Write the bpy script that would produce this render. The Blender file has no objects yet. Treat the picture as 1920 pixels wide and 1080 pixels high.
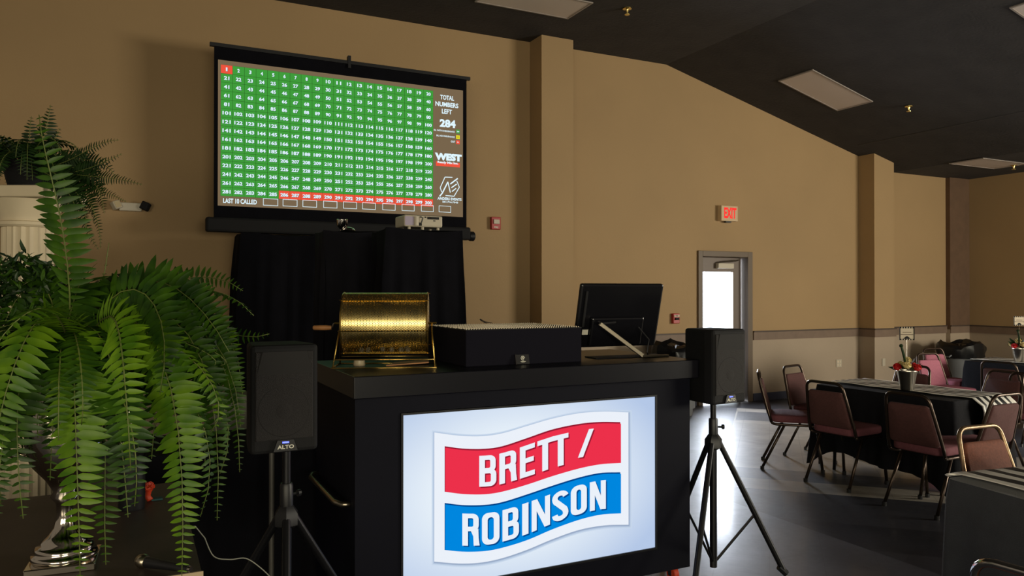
import bpy, math, random
from math import sin, cos, pi, radians as R
from mathutils import Vector, Matrix
random.seed(7)
C = bpy.context.scene.collection
S = bpy.context.scene

# ------------------------------------------------------------------ camera
YAW = R(26.4); FPX = 1432.0; CAMZ = 1.6; HZ = 548.0
cam_d = bpy.data.cameras.new('camera'); cam = bpy.data.objects.new('camera', cam_d); C.objects.link(cam)
cam_d.sensor_width = 36; cam_d.lens = 36*FPX/1920; cam_d.clip_start = .05; cam_d.clip_end = 200
cam.location = (0, 0, CAMZ); cam.rotation_euler = (R(90.32), 0, -YAW)
S.camera = cam
SA, CA = sin(YAW), cos(YAW)
def ray(px, py):
    c = (px-960)/FPX
    return Vector((SA+c*CA, CA-c*SA, (HZ-py)/FPX))
def atY(px, py, Y):                       # point of the plane y = Y
    r = ray(px, py); d = Y/r.y
    return Vector((r.x*d, Y, CAMZ+r.z*d))
def atZ(px, py, z):
    r = ray(px, py); d = (z-CAMZ)/r.z
    return Vector((r.x*d, r.y*d, z))
def atD(px, py, d):
    r = ray(px, py)
    return Vector((r.x*d, r.y*d, CAMZ+r.z*d))

# ------------------------------------------------------------------ world, light, exposure
w = bpy.data.worlds.new('world'); S.world = w; w.use_nodes = True
w.node_tree.nodes['Background'].inputs[0].default_value = (1.0, .86, .68, 1)
w.node_tree.nodes['Background'].inputs[1].default_value = .17
def area(name, loc, target, sx, sy, power, col):
    l = bpy.data.lights.new(name, 'AREA'); l.shape = 'RECTANGLE'; l.size = sx; l.size_y = sy
    l.energy = power; l.color = col
    o = bpy.data.objects.new(name, l); C.objects.link(o); o.location = loc
    o.rotation_euler = (Vector(target)-Vector(loc)).to_track_quat('-Z', 'Y').to_euler()
    return o
# daylight outside the glazed exit door
area('door_daylight', (7.62, 9.7, 1.5), (7.62, 0, 1.5), 2.6, 3.0, 760, (.80, .88, 1.0))
# daylight through the windows of the room behind the photographer, and one added rear fill
area('window_daylight', (12.9, -.6, 2.0), (6, 6, 1.7), 6.0, 1.8, 1130, (1.0, .93, .77))
area('rear_fill_light', (1.0, -6.6, 1.9), (13, 4, 1.7), 5.0, 1.8, 330, (1.0, .92, .70))  # added fill, no known window there; lifts the dim right wall
area('side_window_daylight', (-3.5, -4.0, 1.7), (8, 6, 1.4), 4.0, 1.6, 215, (1.0, .88, .64))
S.view_settings.view_transform = 'Standard'; S.view_settings.look = 'None'
S.view_settings.exposure = 0.0; S.view_settings.gamma = 1.0; S.view_settings.use_curve_mapping = False
S.cycles.use_denoising = True
S.cycles.max_bounces = 6; S.cycles.diffuse_bounces = 3; S.cycles.glossy_bounces = 3
S.cycles.transmission_bounces = 4; S.cycles.transparent_max_bounces = 8
S.cycles.caustics_reflective = False; S.cycles.caustics_refractive = False
S.cycles.sample_clamp_indirect = 4

# ------------------------------------------------------------------ materials
def lin(c):
    f = lambda v: (v/12.92 if v <= .04045 else ((v+.055)/1.055)**2.4)
    return tuple(f(x/255) for x in c)+(1,)
def mat(name, col, rough=.6, metal=0, noise=0, nscale=8, bump=0, bscale=60, spec=.5, coat=0, sheen=0):
    m = bpy.data.materials.new(name); m.use_nodes = True; nt = m.node_tree; b = nt.nodes['Principled BSDF']
    c = lin(col); b.inputs['Base Color'].default_value = c
    b.inputs['Roughness'].default_value = rough; b.inputs['Metallic'].default_value = metal
    b.inputs['Specular IOR Level'].default_value = spec
    if coat: b.inputs['Coat Weight'].default_value = coat
    if sheen: b.inputs['Sheen Weight'].default_value = sheen
    tc = nt.nodes.new('ShaderNodeTexCoord')
    if noise:
        n = nt.nodes.new('ShaderNodeTexNoise'); n.inputs['Scale'].default_value = nscale; n.inputs['Detail'].default_value = 5
        nt.links.new(tc.outputs['Object'], n.inputs['Vector'])
        r = nt.nodes.new('ShaderNodeValToRGB')
        r.color_ramp.elements[0].position = .3; r.color_ramp.elements[1].position = .7
        r.color_ramp.elements[0].color = tuple(v*(1-noise) for v in c[:3])+(1,)
        r.color_ramp.elements[1].color = tuple(min(1, v*(1+noise)) for v in c[:3])+(1,)
        nt.links.new(n.outputs['Fac'], r.inputs['Fac']); nt.links.new(r.outputs['Color'], b.inputs['Base Color'])
    if bump:
        n2 = nt.nodes.new('ShaderNodeTexNoise'); n2.inputs['Scale'].default_value = bscale; n2.inputs['Detail'].default_value = 3
        nt.links.new(tc.outputs['Object'], n2.inputs['Vector'])
        bp = nt.nodes.new('ShaderNodeBump'); bp.inputs['Strength'].default_value = bump; bp.inputs['Distance'].default_value = .01
        nt.links.new(n2.outputs['Fac'], bp.inputs['Height']); nt.links.new(bp.outputs['Normal'], b.inputs['Normal'])
    return m
def emit(name, col, k=1.0):
    m = bpy.data.materials.new(name); m.use_nodes = True; nt = m.node_tree
    nt.nodes.remove(nt.nodes['Principled BSDF']); e = nt.nodes.new('ShaderNodeEmission')
    e.inputs[0].default_value = lin(col); e.inputs[1].default_value = k
    nt.links.new(e.outputs[0], nt.nodes['Material Output'].inputs[0]); return m

def wall_mat():
    m = mat('wall_paint', (168, 138, 98), .75, bump=.12, bscale=45)
    nt = m.node_tree; b = nt.nodes['Principled BSDF']
    g = nt.nodes.new('ShaderNodeNewGeometry'); s = nt.nodes.new('ShaderNodeSeparateXYZ')
    nt.links.new(g.outputs['Position'], s.inputs[0])
    c = nt.nodes.new('ShaderNodeMath'); c.operation = 'GREATER_THAN'; c.inputs[1].default_value = .96
    nt.links.new(s.outputs['Z'], c.inputs[0])
    n = nt.nodes.new('ShaderNodeTexNoise'); n.inputs['Scale'].default_value = .9; n.inputs['Detail'].default_value = 4
    nt.links.new(g.outputs['Position'], n.inputs['Vector'])
    mx = nt.nodes.new('ShaderNodeMix'); mx.data_type = 'RGBA'
    mx.inputs['A'].default_value = lin((176, 158, 136)); mx.inputs['B'].default_value = lin((172, 142, 100))
    nt.links.new(c.outputs[0], mx.inputs['Factor'])
    m2 = nt.nodes.new('ShaderNodeMix'); m2.data_type = 'RGBA'; m2.blend_type = 'MULTIPLY'; m2.inputs['Factor'].default_value = .22
    nt.links.new(mx.outputs['Result'], m2.inputs['A']); nt.links.new(n.outputs['Fac'], m2.inputs['B'])
    nt.links.new(m2.outputs['Result'], b.inputs['Base Color'])
    return m
def floor_mat():
    m = mat('polished_vinyl_floor', (90, 90, 96), .42, coat=.25)
    m.node_tree.nodes['Principled BSDF'].inputs['Coat Roughness'].default_value = .13
    nt = m.node_tree; b = nt.nodes['Principled BSDF']
    g = nt.nodes.new('ShaderNodeNewGeometry')
    def noise(sc, det, dist=0):
        n = nt.nodes.new('ShaderNodeTexNoise'); n.inputs['Scale'].default_value = sc; n.inputs['Detail'].default_value = det
        n.inputs['Distortion'].default_value = dist; nt.links.new(g.outputs['Position'], n.inputs['Vector']); return n
    s = nt.nodes.new('ShaderNodeSeparateXYZ'); nt.links.new(g.outputs['Position'], s.inputs[0])
    def math_(op, a, bb):
        x = nt.nodes.new('ShaderNodeMath'); x.operation = op
        for i, v in enumerate((a, bb)):
            if v is None: continue
            if isinstance(v, (int, float)): x.inputs[i].default_value = v
            else: nt.links.new(v, x.inputs[i])
        return x.outputs[0]
    X, Y = s.outputs['X'], s.outputs['Y']
    p = math_('MULTIPLY', math_('ADD', X, Y), .7071); q = math_('MULTIPLY', math_('SUBTRACT', X, Y), .7071)
    def band(v, lo, hi): return math_('MULTIPLY', math_('GREATER_THAN', v, lo), math_('LESS_THAN', v, hi))
    col = lin((76, 78, 88))
    cur = None
    def lay(fac, c):
        nonlocal cur
        mx = nt.nodes.new('ShaderNodeMix'); mx.data_type = 'RGBA'
        if cur is None: mx.inputs['A'].default_value = col
        else: nt.links.new(cur, mx.inputs['A'])
        mx.inputs['B'].default_value = lin(c); nt.links.new(fac, mx.inputs['Factor']); cur = mx.outputs['Result']
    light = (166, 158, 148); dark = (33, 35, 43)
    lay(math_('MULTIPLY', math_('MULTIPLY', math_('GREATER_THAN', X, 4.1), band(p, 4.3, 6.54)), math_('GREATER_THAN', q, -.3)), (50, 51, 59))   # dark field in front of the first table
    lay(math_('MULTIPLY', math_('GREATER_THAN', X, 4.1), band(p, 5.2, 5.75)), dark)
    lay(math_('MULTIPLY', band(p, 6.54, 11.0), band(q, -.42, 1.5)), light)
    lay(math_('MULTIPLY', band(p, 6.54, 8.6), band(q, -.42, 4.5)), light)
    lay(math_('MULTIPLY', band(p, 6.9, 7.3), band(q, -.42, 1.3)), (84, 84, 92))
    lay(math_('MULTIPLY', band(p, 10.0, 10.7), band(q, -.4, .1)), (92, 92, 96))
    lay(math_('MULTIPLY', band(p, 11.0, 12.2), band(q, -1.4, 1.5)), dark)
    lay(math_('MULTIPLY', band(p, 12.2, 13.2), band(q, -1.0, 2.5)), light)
    # foot-square tile seams, room-aligned
    fx = math_('ABSOLUTE', math_('SUBTRACT', math_('FRACT', math_('DIVIDE', p, .3048), None), .5), None)
    fy = math_('ABSOLUTE', math_('SUBTRACT', math_('FRACT', math_('DIVIDE', q, .3048), None), .5), None)
    seam = math_('GREATER_THAN', math_('MAXIMUM', fx, fy), .492)
    lay(math_('MULTIPLY', seam, .35), (45, 45, 50))
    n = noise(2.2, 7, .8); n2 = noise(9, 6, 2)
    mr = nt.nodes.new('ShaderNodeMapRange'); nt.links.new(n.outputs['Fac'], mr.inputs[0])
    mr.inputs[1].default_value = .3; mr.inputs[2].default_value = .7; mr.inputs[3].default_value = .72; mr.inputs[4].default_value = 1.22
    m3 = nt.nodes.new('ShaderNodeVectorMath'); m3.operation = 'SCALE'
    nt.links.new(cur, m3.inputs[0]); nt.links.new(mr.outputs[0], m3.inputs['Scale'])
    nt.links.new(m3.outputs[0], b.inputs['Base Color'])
    mr2 = nt.nodes.new('ShaderNodeMapRange'); nt.links.new(n2.outputs['Fac'], mr2.inputs[0])
    mr2.inputs[1].default_value = .3; mr2.inputs[2].default_value = .7; mr2.inputs[3].default_value = .40; mr2.inputs[4].default_value = .46
    nt.links.new(mr2.outputs[0], b.inputs['Roughness'])
    bp = nt.nodes.new('ShaderNodeBump'); bp.inputs['Strength'].default_value = .008; bp.inputs['Distance'].default_value = .01
    nt.links.new(n2.outputs['Fac'], bp.inputs['Height']); nt.links.new(bp.outputs['Normal'], b.inputs['Normal'])
    return m
def leaf_mat(name, c1, c2, trans=.35):
    m = mat(name, c1, .45, spec=.4); nt = m.node_tree; b = nt.nodes['Principled BSDF']
    g = nt.nodes.new('ShaderNodeNewGeometry')
    n = nt.nodes.new('ShaderNodeTexNoise'); n.inputs['Scale'].default_value = 14
    nt.links.new(g.outputs['Position'], n.inputs['Vector'])
    r = nt.nodes.new('ShaderNodeValToRGB'); r.color_ramp.elements[0].position = .35; r.color_ramp.elements[1].position = .65
    r.color_ramp.elements[0].color = lin(c1); r.color_ramp.elements[1].color = lin(c2)
    nt.links.new(n.outputs['Fac'], r.inputs['Fac']); nt.links.new(r.outputs['Color'], b.inputs['Base Color'])
    t = nt.nodes.new('ShaderNodeBsdfTranslucent'); nt.links.new(r.outputs['Color'], t.inputs['Color'])
    mx = nt.nodes.new('ShaderNodeMixShader'); mx.inputs[0].default_value = trans
    nt.links.new(b.outputs[0], mx.inputs[1]); nt.links.new(t.outputs[0], mx.inputs[2])
    nt.links.new(mx.outputs[0], nt.nodes['Material Output'].inputs[0])
    return m
def glass_mat():
    m = bpy.data.materials.new('clear_glass'); m.use_nodes = True; nt = m.node_tree
    nt.nodes.remove(nt.nodes['Principled BSDF'])
    t = nt.nodes.new('ShaderNodeBsdfTransparent'); g = nt.nodes.new('ShaderNodeBsdfGlossy'); g.inputs['Roughness'].default_value = .05
    mx = nt.nodes.new('ShaderNodeMixShader'); mx.inputs[0].default_value = .06
    nt.links.new(t.outputs[0], mx.inputs[1]); nt.links.new(g.outputs[0], mx.inputs[2])
    nt.links.new(mx.outputs[0], nt.nodes['Material Output'].inputs[0]); return m

M = dict(
    wall=wall_mat(), floor=floor_mat(),
    ceiling=mat('black_painted_ceiling', (44, 41, 40), .85, noise=.25, nscale=3, bump=.5, bscale=30),
    brown_paint=mat('brown_corner_paint', (98, 74, 54), .7, noise=.1),
    rail=mat('taupe_trim_paint', (118, 98, 82), .6, noise=.08),
    rail_cap=mat('dark_trim_edge', (72, 58, 48), .6),
    base=mat('slate_vinyl_baseboard', (52, 58, 80), .5),
    door_metal=mat('taupe_door_paint', (104, 90, 80), .45),
    door_trim=mat('door_frame_paint', (98, 82, 64), .5),
    panel=mat('lamp_diffuser_acrylic', (206, 192, 182), .5, noise=.03, nscale=2),
    frame_white=mat('white_lamp_trim', (150, 140, 132), .5),
    glass=glass_mat(),
    chrome=mat('chrome', (205, 200, 195), .12, 1), silver=mat('silver_plate', (215, 205, 190), .1, 1),
    steel=mat('brushed_steel', (170, 160, 140), .3, 1),
    bronze=mat('bronze_chair_tube', (78, 66, 58), .28, .85),
    goldtube=mat('worn_lit_gold_tube', (150, 124, 96), .35, .8, noise=.3, nscale=40),  # light falling on this frame is painted in as tan gold, plus mottled wear
    brass=mat('polished_brass', (242, 218, 144), .27, 1), brassdark=mat('brass_wire', (200, 168, 92), .25, 1),
    maroon=mat('maroon_upholstery', (84, 50, 48), .85, noise=.12, nscale=60, bump=.3, bscale=300),
    mauve=mat('mauve_upholstery', (122, 70, 78), .85, noise=.1, nscale=60, bump=.3, bscale=300),
    rust=mat('rust_upholstery', (112, 62, 44), .85, noise=.2, nscale=80, bump=.3, bscale=300),
    pink=mat('daylit_pink_upholstery', (172, 102, 120), .85, noise=.08, nscale=60),  # daylight on these chairs is painted into the fabric as pink
    blackcloth=mat('black_tablecloth', (13, 13, 19), .9, noise=.2, nscale=30, spec=.25, bump=.2, bscale=40),
    greycloth=mat('charcoal_tablecloth', (44, 46, 50), .85, noise=.15, nscale=12, sheen=.2, bump=.3, bscale=200),
    drape=mat('black_drape', (9, 9, 15), .95, noise=.2, nscale=10, spec=.15),
    drapelite=mat('faded_black_drape', (21, 21, 27), .95, noise=.12, nscale=8, spec=.2),
    booth=mat('navy_black_laminate', (9, 10, 22), .65, noise=.06, spec=.14),
    boothtop=mat('black_counter_laminate', (7, 7, 15), .35, spec=.3),
    blackbox=mat('black_foam_board', (15, 14, 24), .85, spec=.12),
    plastic=mat('black_plastic', (17, 17, 20), .45), plasticm=mat('matte_black_plastic', (16, 16, 18), .75, spec=.3, bump=.15, bscale=200),
    grille=mat('speaker_grille', (31, 28, 28), .7, 0, noise=.1, nscale=200, bump=.6, bscale=500),
    cone=mat('speaker_cone', (20, 18, 18), .8), standm=mat('black_stand_metal', (26, 26, 29), .35, .5),
    monitorp=mat('glossy_monitor_plastic', (14, 14, 18), .22),
    white_p=mat('ivory_plastic', (190, 180, 160), .45), lav=mat('lavender_plastic', (168, 156, 176), .5),
    cream=mat('cream_column_paint', (205, 190, 160), .6, noise=.05),
    red=mat('red_device_plastic', (165, 36, 34), .4), redflower=mat('red_rose_petal', (190, 24, 26), .6),
    creamflower=mat('cream_rose_petal', (220, 200, 140), .6), paper=mat('cream_card', (215, 200, 175), .8),
    ink=mat('black_ink', (22, 20, 20), .8), whiteink=mat('white_ink', (225, 222, 205), .7),
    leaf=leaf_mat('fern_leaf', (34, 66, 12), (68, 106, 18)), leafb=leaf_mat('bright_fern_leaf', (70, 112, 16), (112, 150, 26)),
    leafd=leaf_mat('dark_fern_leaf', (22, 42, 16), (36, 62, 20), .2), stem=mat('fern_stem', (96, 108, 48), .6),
    soil=mat('plant_soil', (40, 30, 22), .95), brownlam=mat('dark_brown_tabletop', (62, 50, 44), .55, noise=.12, nscale=20),
    beige=mat('beige_edge_band', (176, 156, 124), .6), wood=mat('light_wood_handle', (196, 136, 82), .5, noise=.1, nscale=30),
    ball=mat('ivory_raffle_ball', (214, 196, 160), .35), orange=mat('orange_red_rubber', (205, 66, 34), .5),
    tin=mat('silver_bucket', (225, 218, 205), .28, 1), bin=mat('grey_bin_plastic', (120, 122, 124), .55),
    bag=mat('black_bin_bag', (16, 16, 18), .3), palebox=mat('pale_grey_plastic', (140, 140, 128), .6),
    stripew=mat('white_stripe_satin', (244, 240, 230), .4), stripeb=mat('black_stripe_satin', (22, 22, 24), .5),
    bead=mat('pearl_bead', (250, 235, 205), .5), teal=mat('teal_paper', (40, 84, 84), .8),
    blueled=emit('blue_led', (70, 80, 255), 6), exitred=emit('exit_red', (255, 56, 52), 1.1), exitface=mat('exit_face', (205, 178, 140), .5),
    headlamp=mat('emergency_lamp_lens', (225, 205, 165), .15, .3),
)

# ------------------------------------------------------------------ mesh builder
class MB:
    def __init__(s): s.v = []; s.f = []; s.m = []
    def add(s, vs, fs, mi=0):
        o = len(s.v); s.v += [tuple(v) for v in vs]; s.f += [tuple(i+o for i in f) for f in fs]; s.m += [mi]*len(fs); return s
    def box(s, x0, x1, y0, y1, z0, z1, mi=0, T=None):
        vs = [Vector((x, y, z)) for z in (z0, z1) for y in (y0, y1) for x in (x0, x1)]
        if T is not None: vs = [T @ v for v in vs]
        return s.add(vs, [(0, 2, 3, 1), (4, 5, 7, 6), (0, 1, 5, 4), (2, 6, 7, 3), (0, 4, 6, 2), (1, 3, 7, 5)], mi)
    def prism(s, poly, y0, y1, mi=0):          # polygon in x,z extruded along y
        n = len(poly)
        vs = [(x, y0, z) for x, z in poly]+[(x, y1, z) for x, z in poly]
        return s.add(vs, [tuple(range(n)), tuple(range(2*n-1, n-1, -1))]+[(i, i+n, (i+1) % n+n, (i+1) % n) for i in range(n)], mi)
    def tube(s, pts, r, n=8, mi=0, cap=True, closed=False):
        pts = [Vector(p) for p in pts]; k = len(pts)
        rs = r if isinstance(r, (list, tuple)) else [r]*k
        up = Vector((0, 0, 1)); vs = []; prev = None
        for i, p in enumerate(pts):
            if closed: t = pts[(i+1) % k]-pts[i-1]
            else: t = pts[min(i+1, k-1)]-pts[max(i-1, 0)]
            t.normalize()
            if prev is None:
                a = up if abs(t.z) < .9 else Vector((1, 0, 0)); x = t.cross(a).normalized()
            else:
                x = prev-t*prev.dot(t)
                x = x.normalized() if x.length > 1e-6 else t.orthogonal().normalized()
            prev = x; y = t.cross(x)
            for j in range(n):
                an = 2*pi*j/n; vs.append(p+(x*cos(an)+y*sin(an))*rs[i])
        fs = []
        for i in range(k if closed else k-1):
            i2 = (i+1) % k
            for j in range(n): fs.append((i*n+j, i*n+(j+1) % n, i2*n+(j+1) % n, i2*n+j))
        if cap and not closed: fs += [tuple(range(n))[::-1], tuple((k-1)*n+j for j in range(n))]
        return s.add(vs, fs, mi)
    def lathe(s, prof, c=(0, 0, 0), n=24, mi=0, axis='z', close=True):
        c = Vector(c); vs = []
        for r, h in prof:
            for j in range(n):
                a = 2*pi*j/n
                if axis == 'z': v = Vector((r*cos(a), r*sin(a), h))
                elif axis == 'x': v = Vector((h, r*cos(a), r*sin(a)))
                else: v = Vector((r*sin(a), h, r*cos(a)))
                vs.append(c+v)
        fs = []; k = len(prof)
        for i in range(k-1):
            for j in range(n): fs.append((i*n+j, i*n+(j+1) % n, (i+1)*n+(j+1) % n, (i+1)*n+j))
        if close: fs += [tuple(range(n))[::-1], tuple((k-1)*n+j for j in range(n))]
        return s.add(vs, fs, mi)
    def sphere(s, c, r, n=10, mi=0, sz=1.0):
        k = max(4, n//2)
        return s.lathe([(r*max(.02, sin(pi*i/k)), -r*sz*cos(pi*i/k)) for i in range(k+1)], c, n, mi)
    def cushion(s, w, d, h, z, r=.05, T=None, mi=0, wt=None):
        # rounded-rectangle pad; wt = width at the +y end
        wt = w if wt is None else wt
        def ring(sc, zz):
            out = []
            for (cx, cy, a0) in ((1, 1, 0), (-1, 1, 90), (-1, -1, 180), (1, -1, 270)):
                for j in range(5):
                    a = R(a0+j*22.5); ww = (wt if cy > 0 else w)/2-r; x = cx*ww+r*cos(a); y = cy*(d/2-r)+r*sin(a)
                    out.append(Vector((x*(1-sc/(w/2)), y*(1-sc/(d/2)), zz)))
            return out
        e = min(.016, h*.4); vs = []
        L = [(e, z), (e*.3, z+e*.3), (0, z+e), (0, z+h-e), (e*.3, z+h-e*.3), (e, z+h), (w*.3, z+h+h*.12)]
        for sc, zz in L: vs += ring(sc, zz)
        if T is not None: vs = [T @ v for v in vs]
        fs = []
        for i in range(len(L)-1):
            for j in range(20): fs.append((i*20+j, i*20+(j+1) % 20, (i+1)*20+(j+1) % 20, (i+1)*20+j))
        fs += [tuple(range(20))[::-1], tuple((len(L)-1)*20+j for j in range(20))]
        return s.add(vs, fs, mi)
    def build(s, name, m, parent=None, smooth=False, bevel=0, ang=40):
        me = bpy.data.meshes.new(name); me.from_pydata(s.v, [], s.f); me.update()
        ms = m if isinstance(m, (list, tuple)) else [m]
        for x in ms: me.materials.append(M[x] if isinstance(x, str) else x)
        if len(ms) > 1: me.polygons.foreach_set('material_index', s.m)
        if smooth:
            me.shade_smooth()
            if ang: me.set_sharp_from_angle(angle=R(ang))
        o = bpy.data.objects.new(name, me); C.objects.link(o)
        if parent is not None: o.parent = parent
        if bevel:
            b = o.modifiers.new('bevel', 'BEVEL'); b.width = bevel; b.segments = 2; b.limit_method = 'ANGLE'; b.angle_limit = R(50)
        return o
def tag(o, label, cat, group=None, kind=None):
    o['label'] = label; o['category'] = cat
    if group: o['group'] = group
    if kind: o['kind'] = kind
    return o
def struct(o): o['kind'] = 'structure'; return o
def thing(name, label, cat, loc=(0, 0, 0), rz=0, group=None):
    o = bpy.data.objects.new(name, None); C.objects.link(o); o.location = loc; o.rotation_euler = (0, 0, rz)
    o.empty_display_size = .1
    return tag(o, label, cat, group)
def dup(root, loc, rz, label, group=None, mats=None):
    r = root.copy(); C.objects.link(r); r.location = loc; r.rotation_euler = (0, 0, rz); r['label'] = label
    if group: r['group'] = group
    for ch in list(root.children):
        c = ch.copy(); C.objects.link(c); c.parent = r
        for g in list(ch.children):
            d = g.copy(); C.objects.link(d); d.parent = c
    return r
TXT = {}
def text_geo(st, offset=.02):
    k = (st, offset)
    if k in TXT: return TXT[k]
    cu = bpy.data.curves.new('t', 'FONT'); cu.body = st; cu.offset = offset; cu.resolution_u = 3
    ob = bpy.data.objects.new('t', cu); C.objects.link(ob)
    dg = bpy.context.evaluated_depsgraph_get(); dg.update()
    me = ob.evaluated_get(dg).to_mesh()
    v = [tuple(x.co[:2]) for x in me.vertices]; f = [tuple(p.vertices) for p in me.polygons]
    ob.evaluated_get(dg).to_mesh_clear()
    bpy.data.objects.remove(ob); bpy.data.curves.remove(cu)
    x0 = min(a for a, b in v); x1 = max(a for a, b in v); y0 = min(b for a, b in v); y1 = max(b for a, b in v)
    TXT[k] = ([((a-x0)/(x1-x0), (b-y0)/(y1-y0)) for a, b in v], f, (x1-x0)/(y1-y0)); return TXT[k]
def put_text(mb, st, cx, cz, h, y, mi=0, w=None, offset=.02, fn=None):
    """flat lettering in the x,z plane, read from -y"""
    v, f, asp = text_geo(st, offset)
    w = h*asp if w is None else w
    vs = [(cx+(a-.5)*w, y, cz+(b-.5)*h) for a, b in v]
    if fn: vs = [fn(p) for p in vs]
    mb.add(vs, f, mi)

# ------------------------------------------------------------------ room shell
YW = 8.5
def zc(x): return 4.75 if x < 6.6 else (4.75-.2522*(x-6.6) if x < 11.24 else 3.58)
b = MB()
b.prism([(-5, 0), (7.2, 0), (7.2, zc(7.2)), (6.6, 4.75), (-5, 4.75)], YW, YW+.2)
b.prism([(7.2, 2.13), (8.1, 2.13), (8.1, zc(8.1)), (7.2, zc(7.2))], YW, YW+.2)
b.prism([(8.1, 0), (13.33, 0), (13.33, 3.58), (11.24, 3.58), (8.1, zc(8.1))], YW, YW+.2)
struct(b.build('wall_back', 'wall'))
XR = 13.13
struct(MB().box(XR, XR+.2, -7, YW, 0, 3.6).build('wall_right', 'wall'))
struct(MB().box(-5, 14, -7, 11, -.1, 0).build('floor', 'floor'))
struct(MB().prism([(-5, 4.75), (6.6, 4.75), (11.24, 3.58), (13.33, 3.58), (13.33, 3.7), (11.24, 3.7), (6.6, 4.87), (-5, 4.87)], -7, YW+.2).build('ceiling', 'ceiling'))
def col(name, x0, x1, y0):
    b = MB(); b.prism([(x0, 0), (x1, 0), (x1, zc(x1)), (x0, zc(x0))], y0, YW)
    return struct(b.build(name, 'wall'))
c1 = (4.47, 4.92, 8.19); c2 = (10.43, 10.89, 8.21)
col('wall_pilaster', *c1); col('wall_pilaster', *c2)
b = MB(); b.box(12.6, XR, 8.42, YW, .96, 3.58, 0); b.box(12.6, XR, 8.42, YW, 0, .96, 1)
struct(b.build('trim_1', ['brown_paint', 'wall']))
# chair rail: a band with a darker top edge, wrapping the pilasters
def rail(b, x0, x1, y, t=.022):
    b.box(x0, x1, y-t, y, .895, 1.01, 0); b.box(x0, x1, y-t-.008, y, 1.01, 1.03, 1)
b = MB()
for x0, x1 in ((-5, c1[0]), (c1[1], 7.12), (8.18, c2[0]), (c2[1], 12.6)): rail(b, x0, x1, YW)
for x0, x1, y0 in (c1, c2):
    rail(b, x0-.022, x1+.022, y0)
    for xx0, xx1 in ((x0-.022, x0), (x1, x1+.022)):
        b.box(xx0, xx1, y0, YW, .895, 1.01, 0); b.box(xx0, xx1, y0, YW, 1.01, 1.03, 1)
rail(b, 12.6, XR, 8.42, .012)
b.box(XR-.022, XR, -7, 8.42, .895, 1.01, 0); b.box(XR-.03, XR, -7, 8.42, 1.01, 1.03, 1)
struct(b.build('trim_2', ['rail', 'rail_cap']))
b = MB()
for x0, x1 in ((-5, c1[0]), (c1[1], 7.12), (8.18, c2[0]), (c2[1], 12.6)): b.box(x0, x1, YW-.012, YW, 0, .11)
for x0, x1, y0 in (c1, c2):
    b.box(x0-.012, x1+.012, y0-.012, y0, 0, .11); b.box(x0-.012, x0, y0, YW, 0, .11); b.box(x1, x1+.012, y0, YW, 0, .11)
struct(b.build('baseboard_back', 'base'))
struct(MB().box(XR-.012, XR, -7, 8.42, 0, .11).build('baseboard_right', 'base'))
# seam strips of the ceiling boards
b = MB(); b.tube([(10.05, 2.0, zc(10.05)-.002), (10.05, 8.2, zc(10.05)-.002)], .006, 4)
struct(b.build('trim_3', mat('ceiling_joint_tape', (70, 66, 62), .8)))

# overcast sky seen through the door glass
sky = emit('overcast_sky', (236, 244, 255), 6.0); sky.cycles.emission_sampling = 'NONE'
struct(MB().box(2, 18, 10.9, 10.95, -.1, 6).build('sky_backdrop', sky))
# exit door
b = MB(); T_ = .05
b.box(7.14, 7.22, YW-.03, YW+.2, 0, 2.19); b.box(8.06, 8.15, YW-.03, YW+.2, 0, 2.19); b.box(7.22, 8.06, YW-.03, YW+.2, 2.11, 2.19)
b.box(8.047, 8.06, YW+.15, YW+.165, 0, 2.11); b.box(7.22, 7.23, YW+.15, YW+.165, 0, 2.11); b.box(7.22, 8.06, YW+.15, YW+.165, 2.085, 2.11)
struct(b.build('trim_4', 'door_trim', bevel=.004))
door = bpy.data.objects.new('door_1', None); C.objects.link(door); door.location = (7.225, YW+.1, 0); struct(door)
b = MB()
def fr(b, x0, x1, y0, y1, z0, z1, ox0, ox1, oz0, oz1):     # slab with a rectangular opening
    b.box(x0, ox0, y0, y1, z0, z1); b.box(ox1, x1, y0, y1, z0, z1); b.box(ox0, ox1, y0, y1, z0, oz0); b.box(ox0, ox1, y0, y1, oz1, z1)
fr(b, 0, .815, 0, .045, .025, 2.10, .085, .665, .55, 1.90)
b.build('door_leaf', 'door_metal', door)
b = MB(); fr(b, .07, .68, -.008, 0, .535, 1.915, .088, .662, .553, 1.897); b.build('glazing_bead', 'door_trim', door)
MB().box(.085, .665, .018, .024, .55, 1.90).build('door_glass', 'glass', door)
cl = MB().box(.33, .62, -.075, -.005, 1.945, 2.02).build('door_closer', 'white_p', door, bevel=.006)
MB().tube([(.36, -.06, 2.03), (.6, -.13, 2.055), (.72, -.05, 2.07)], .012, 6).build('closer_arm', 'steel', cl)
MB().tube([(.77, -.005, 1.0), (.77, -.06, 1.0), (.70, -.07, 1.0)], .011, 8).build('door_handle', 'steel', door)

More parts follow.
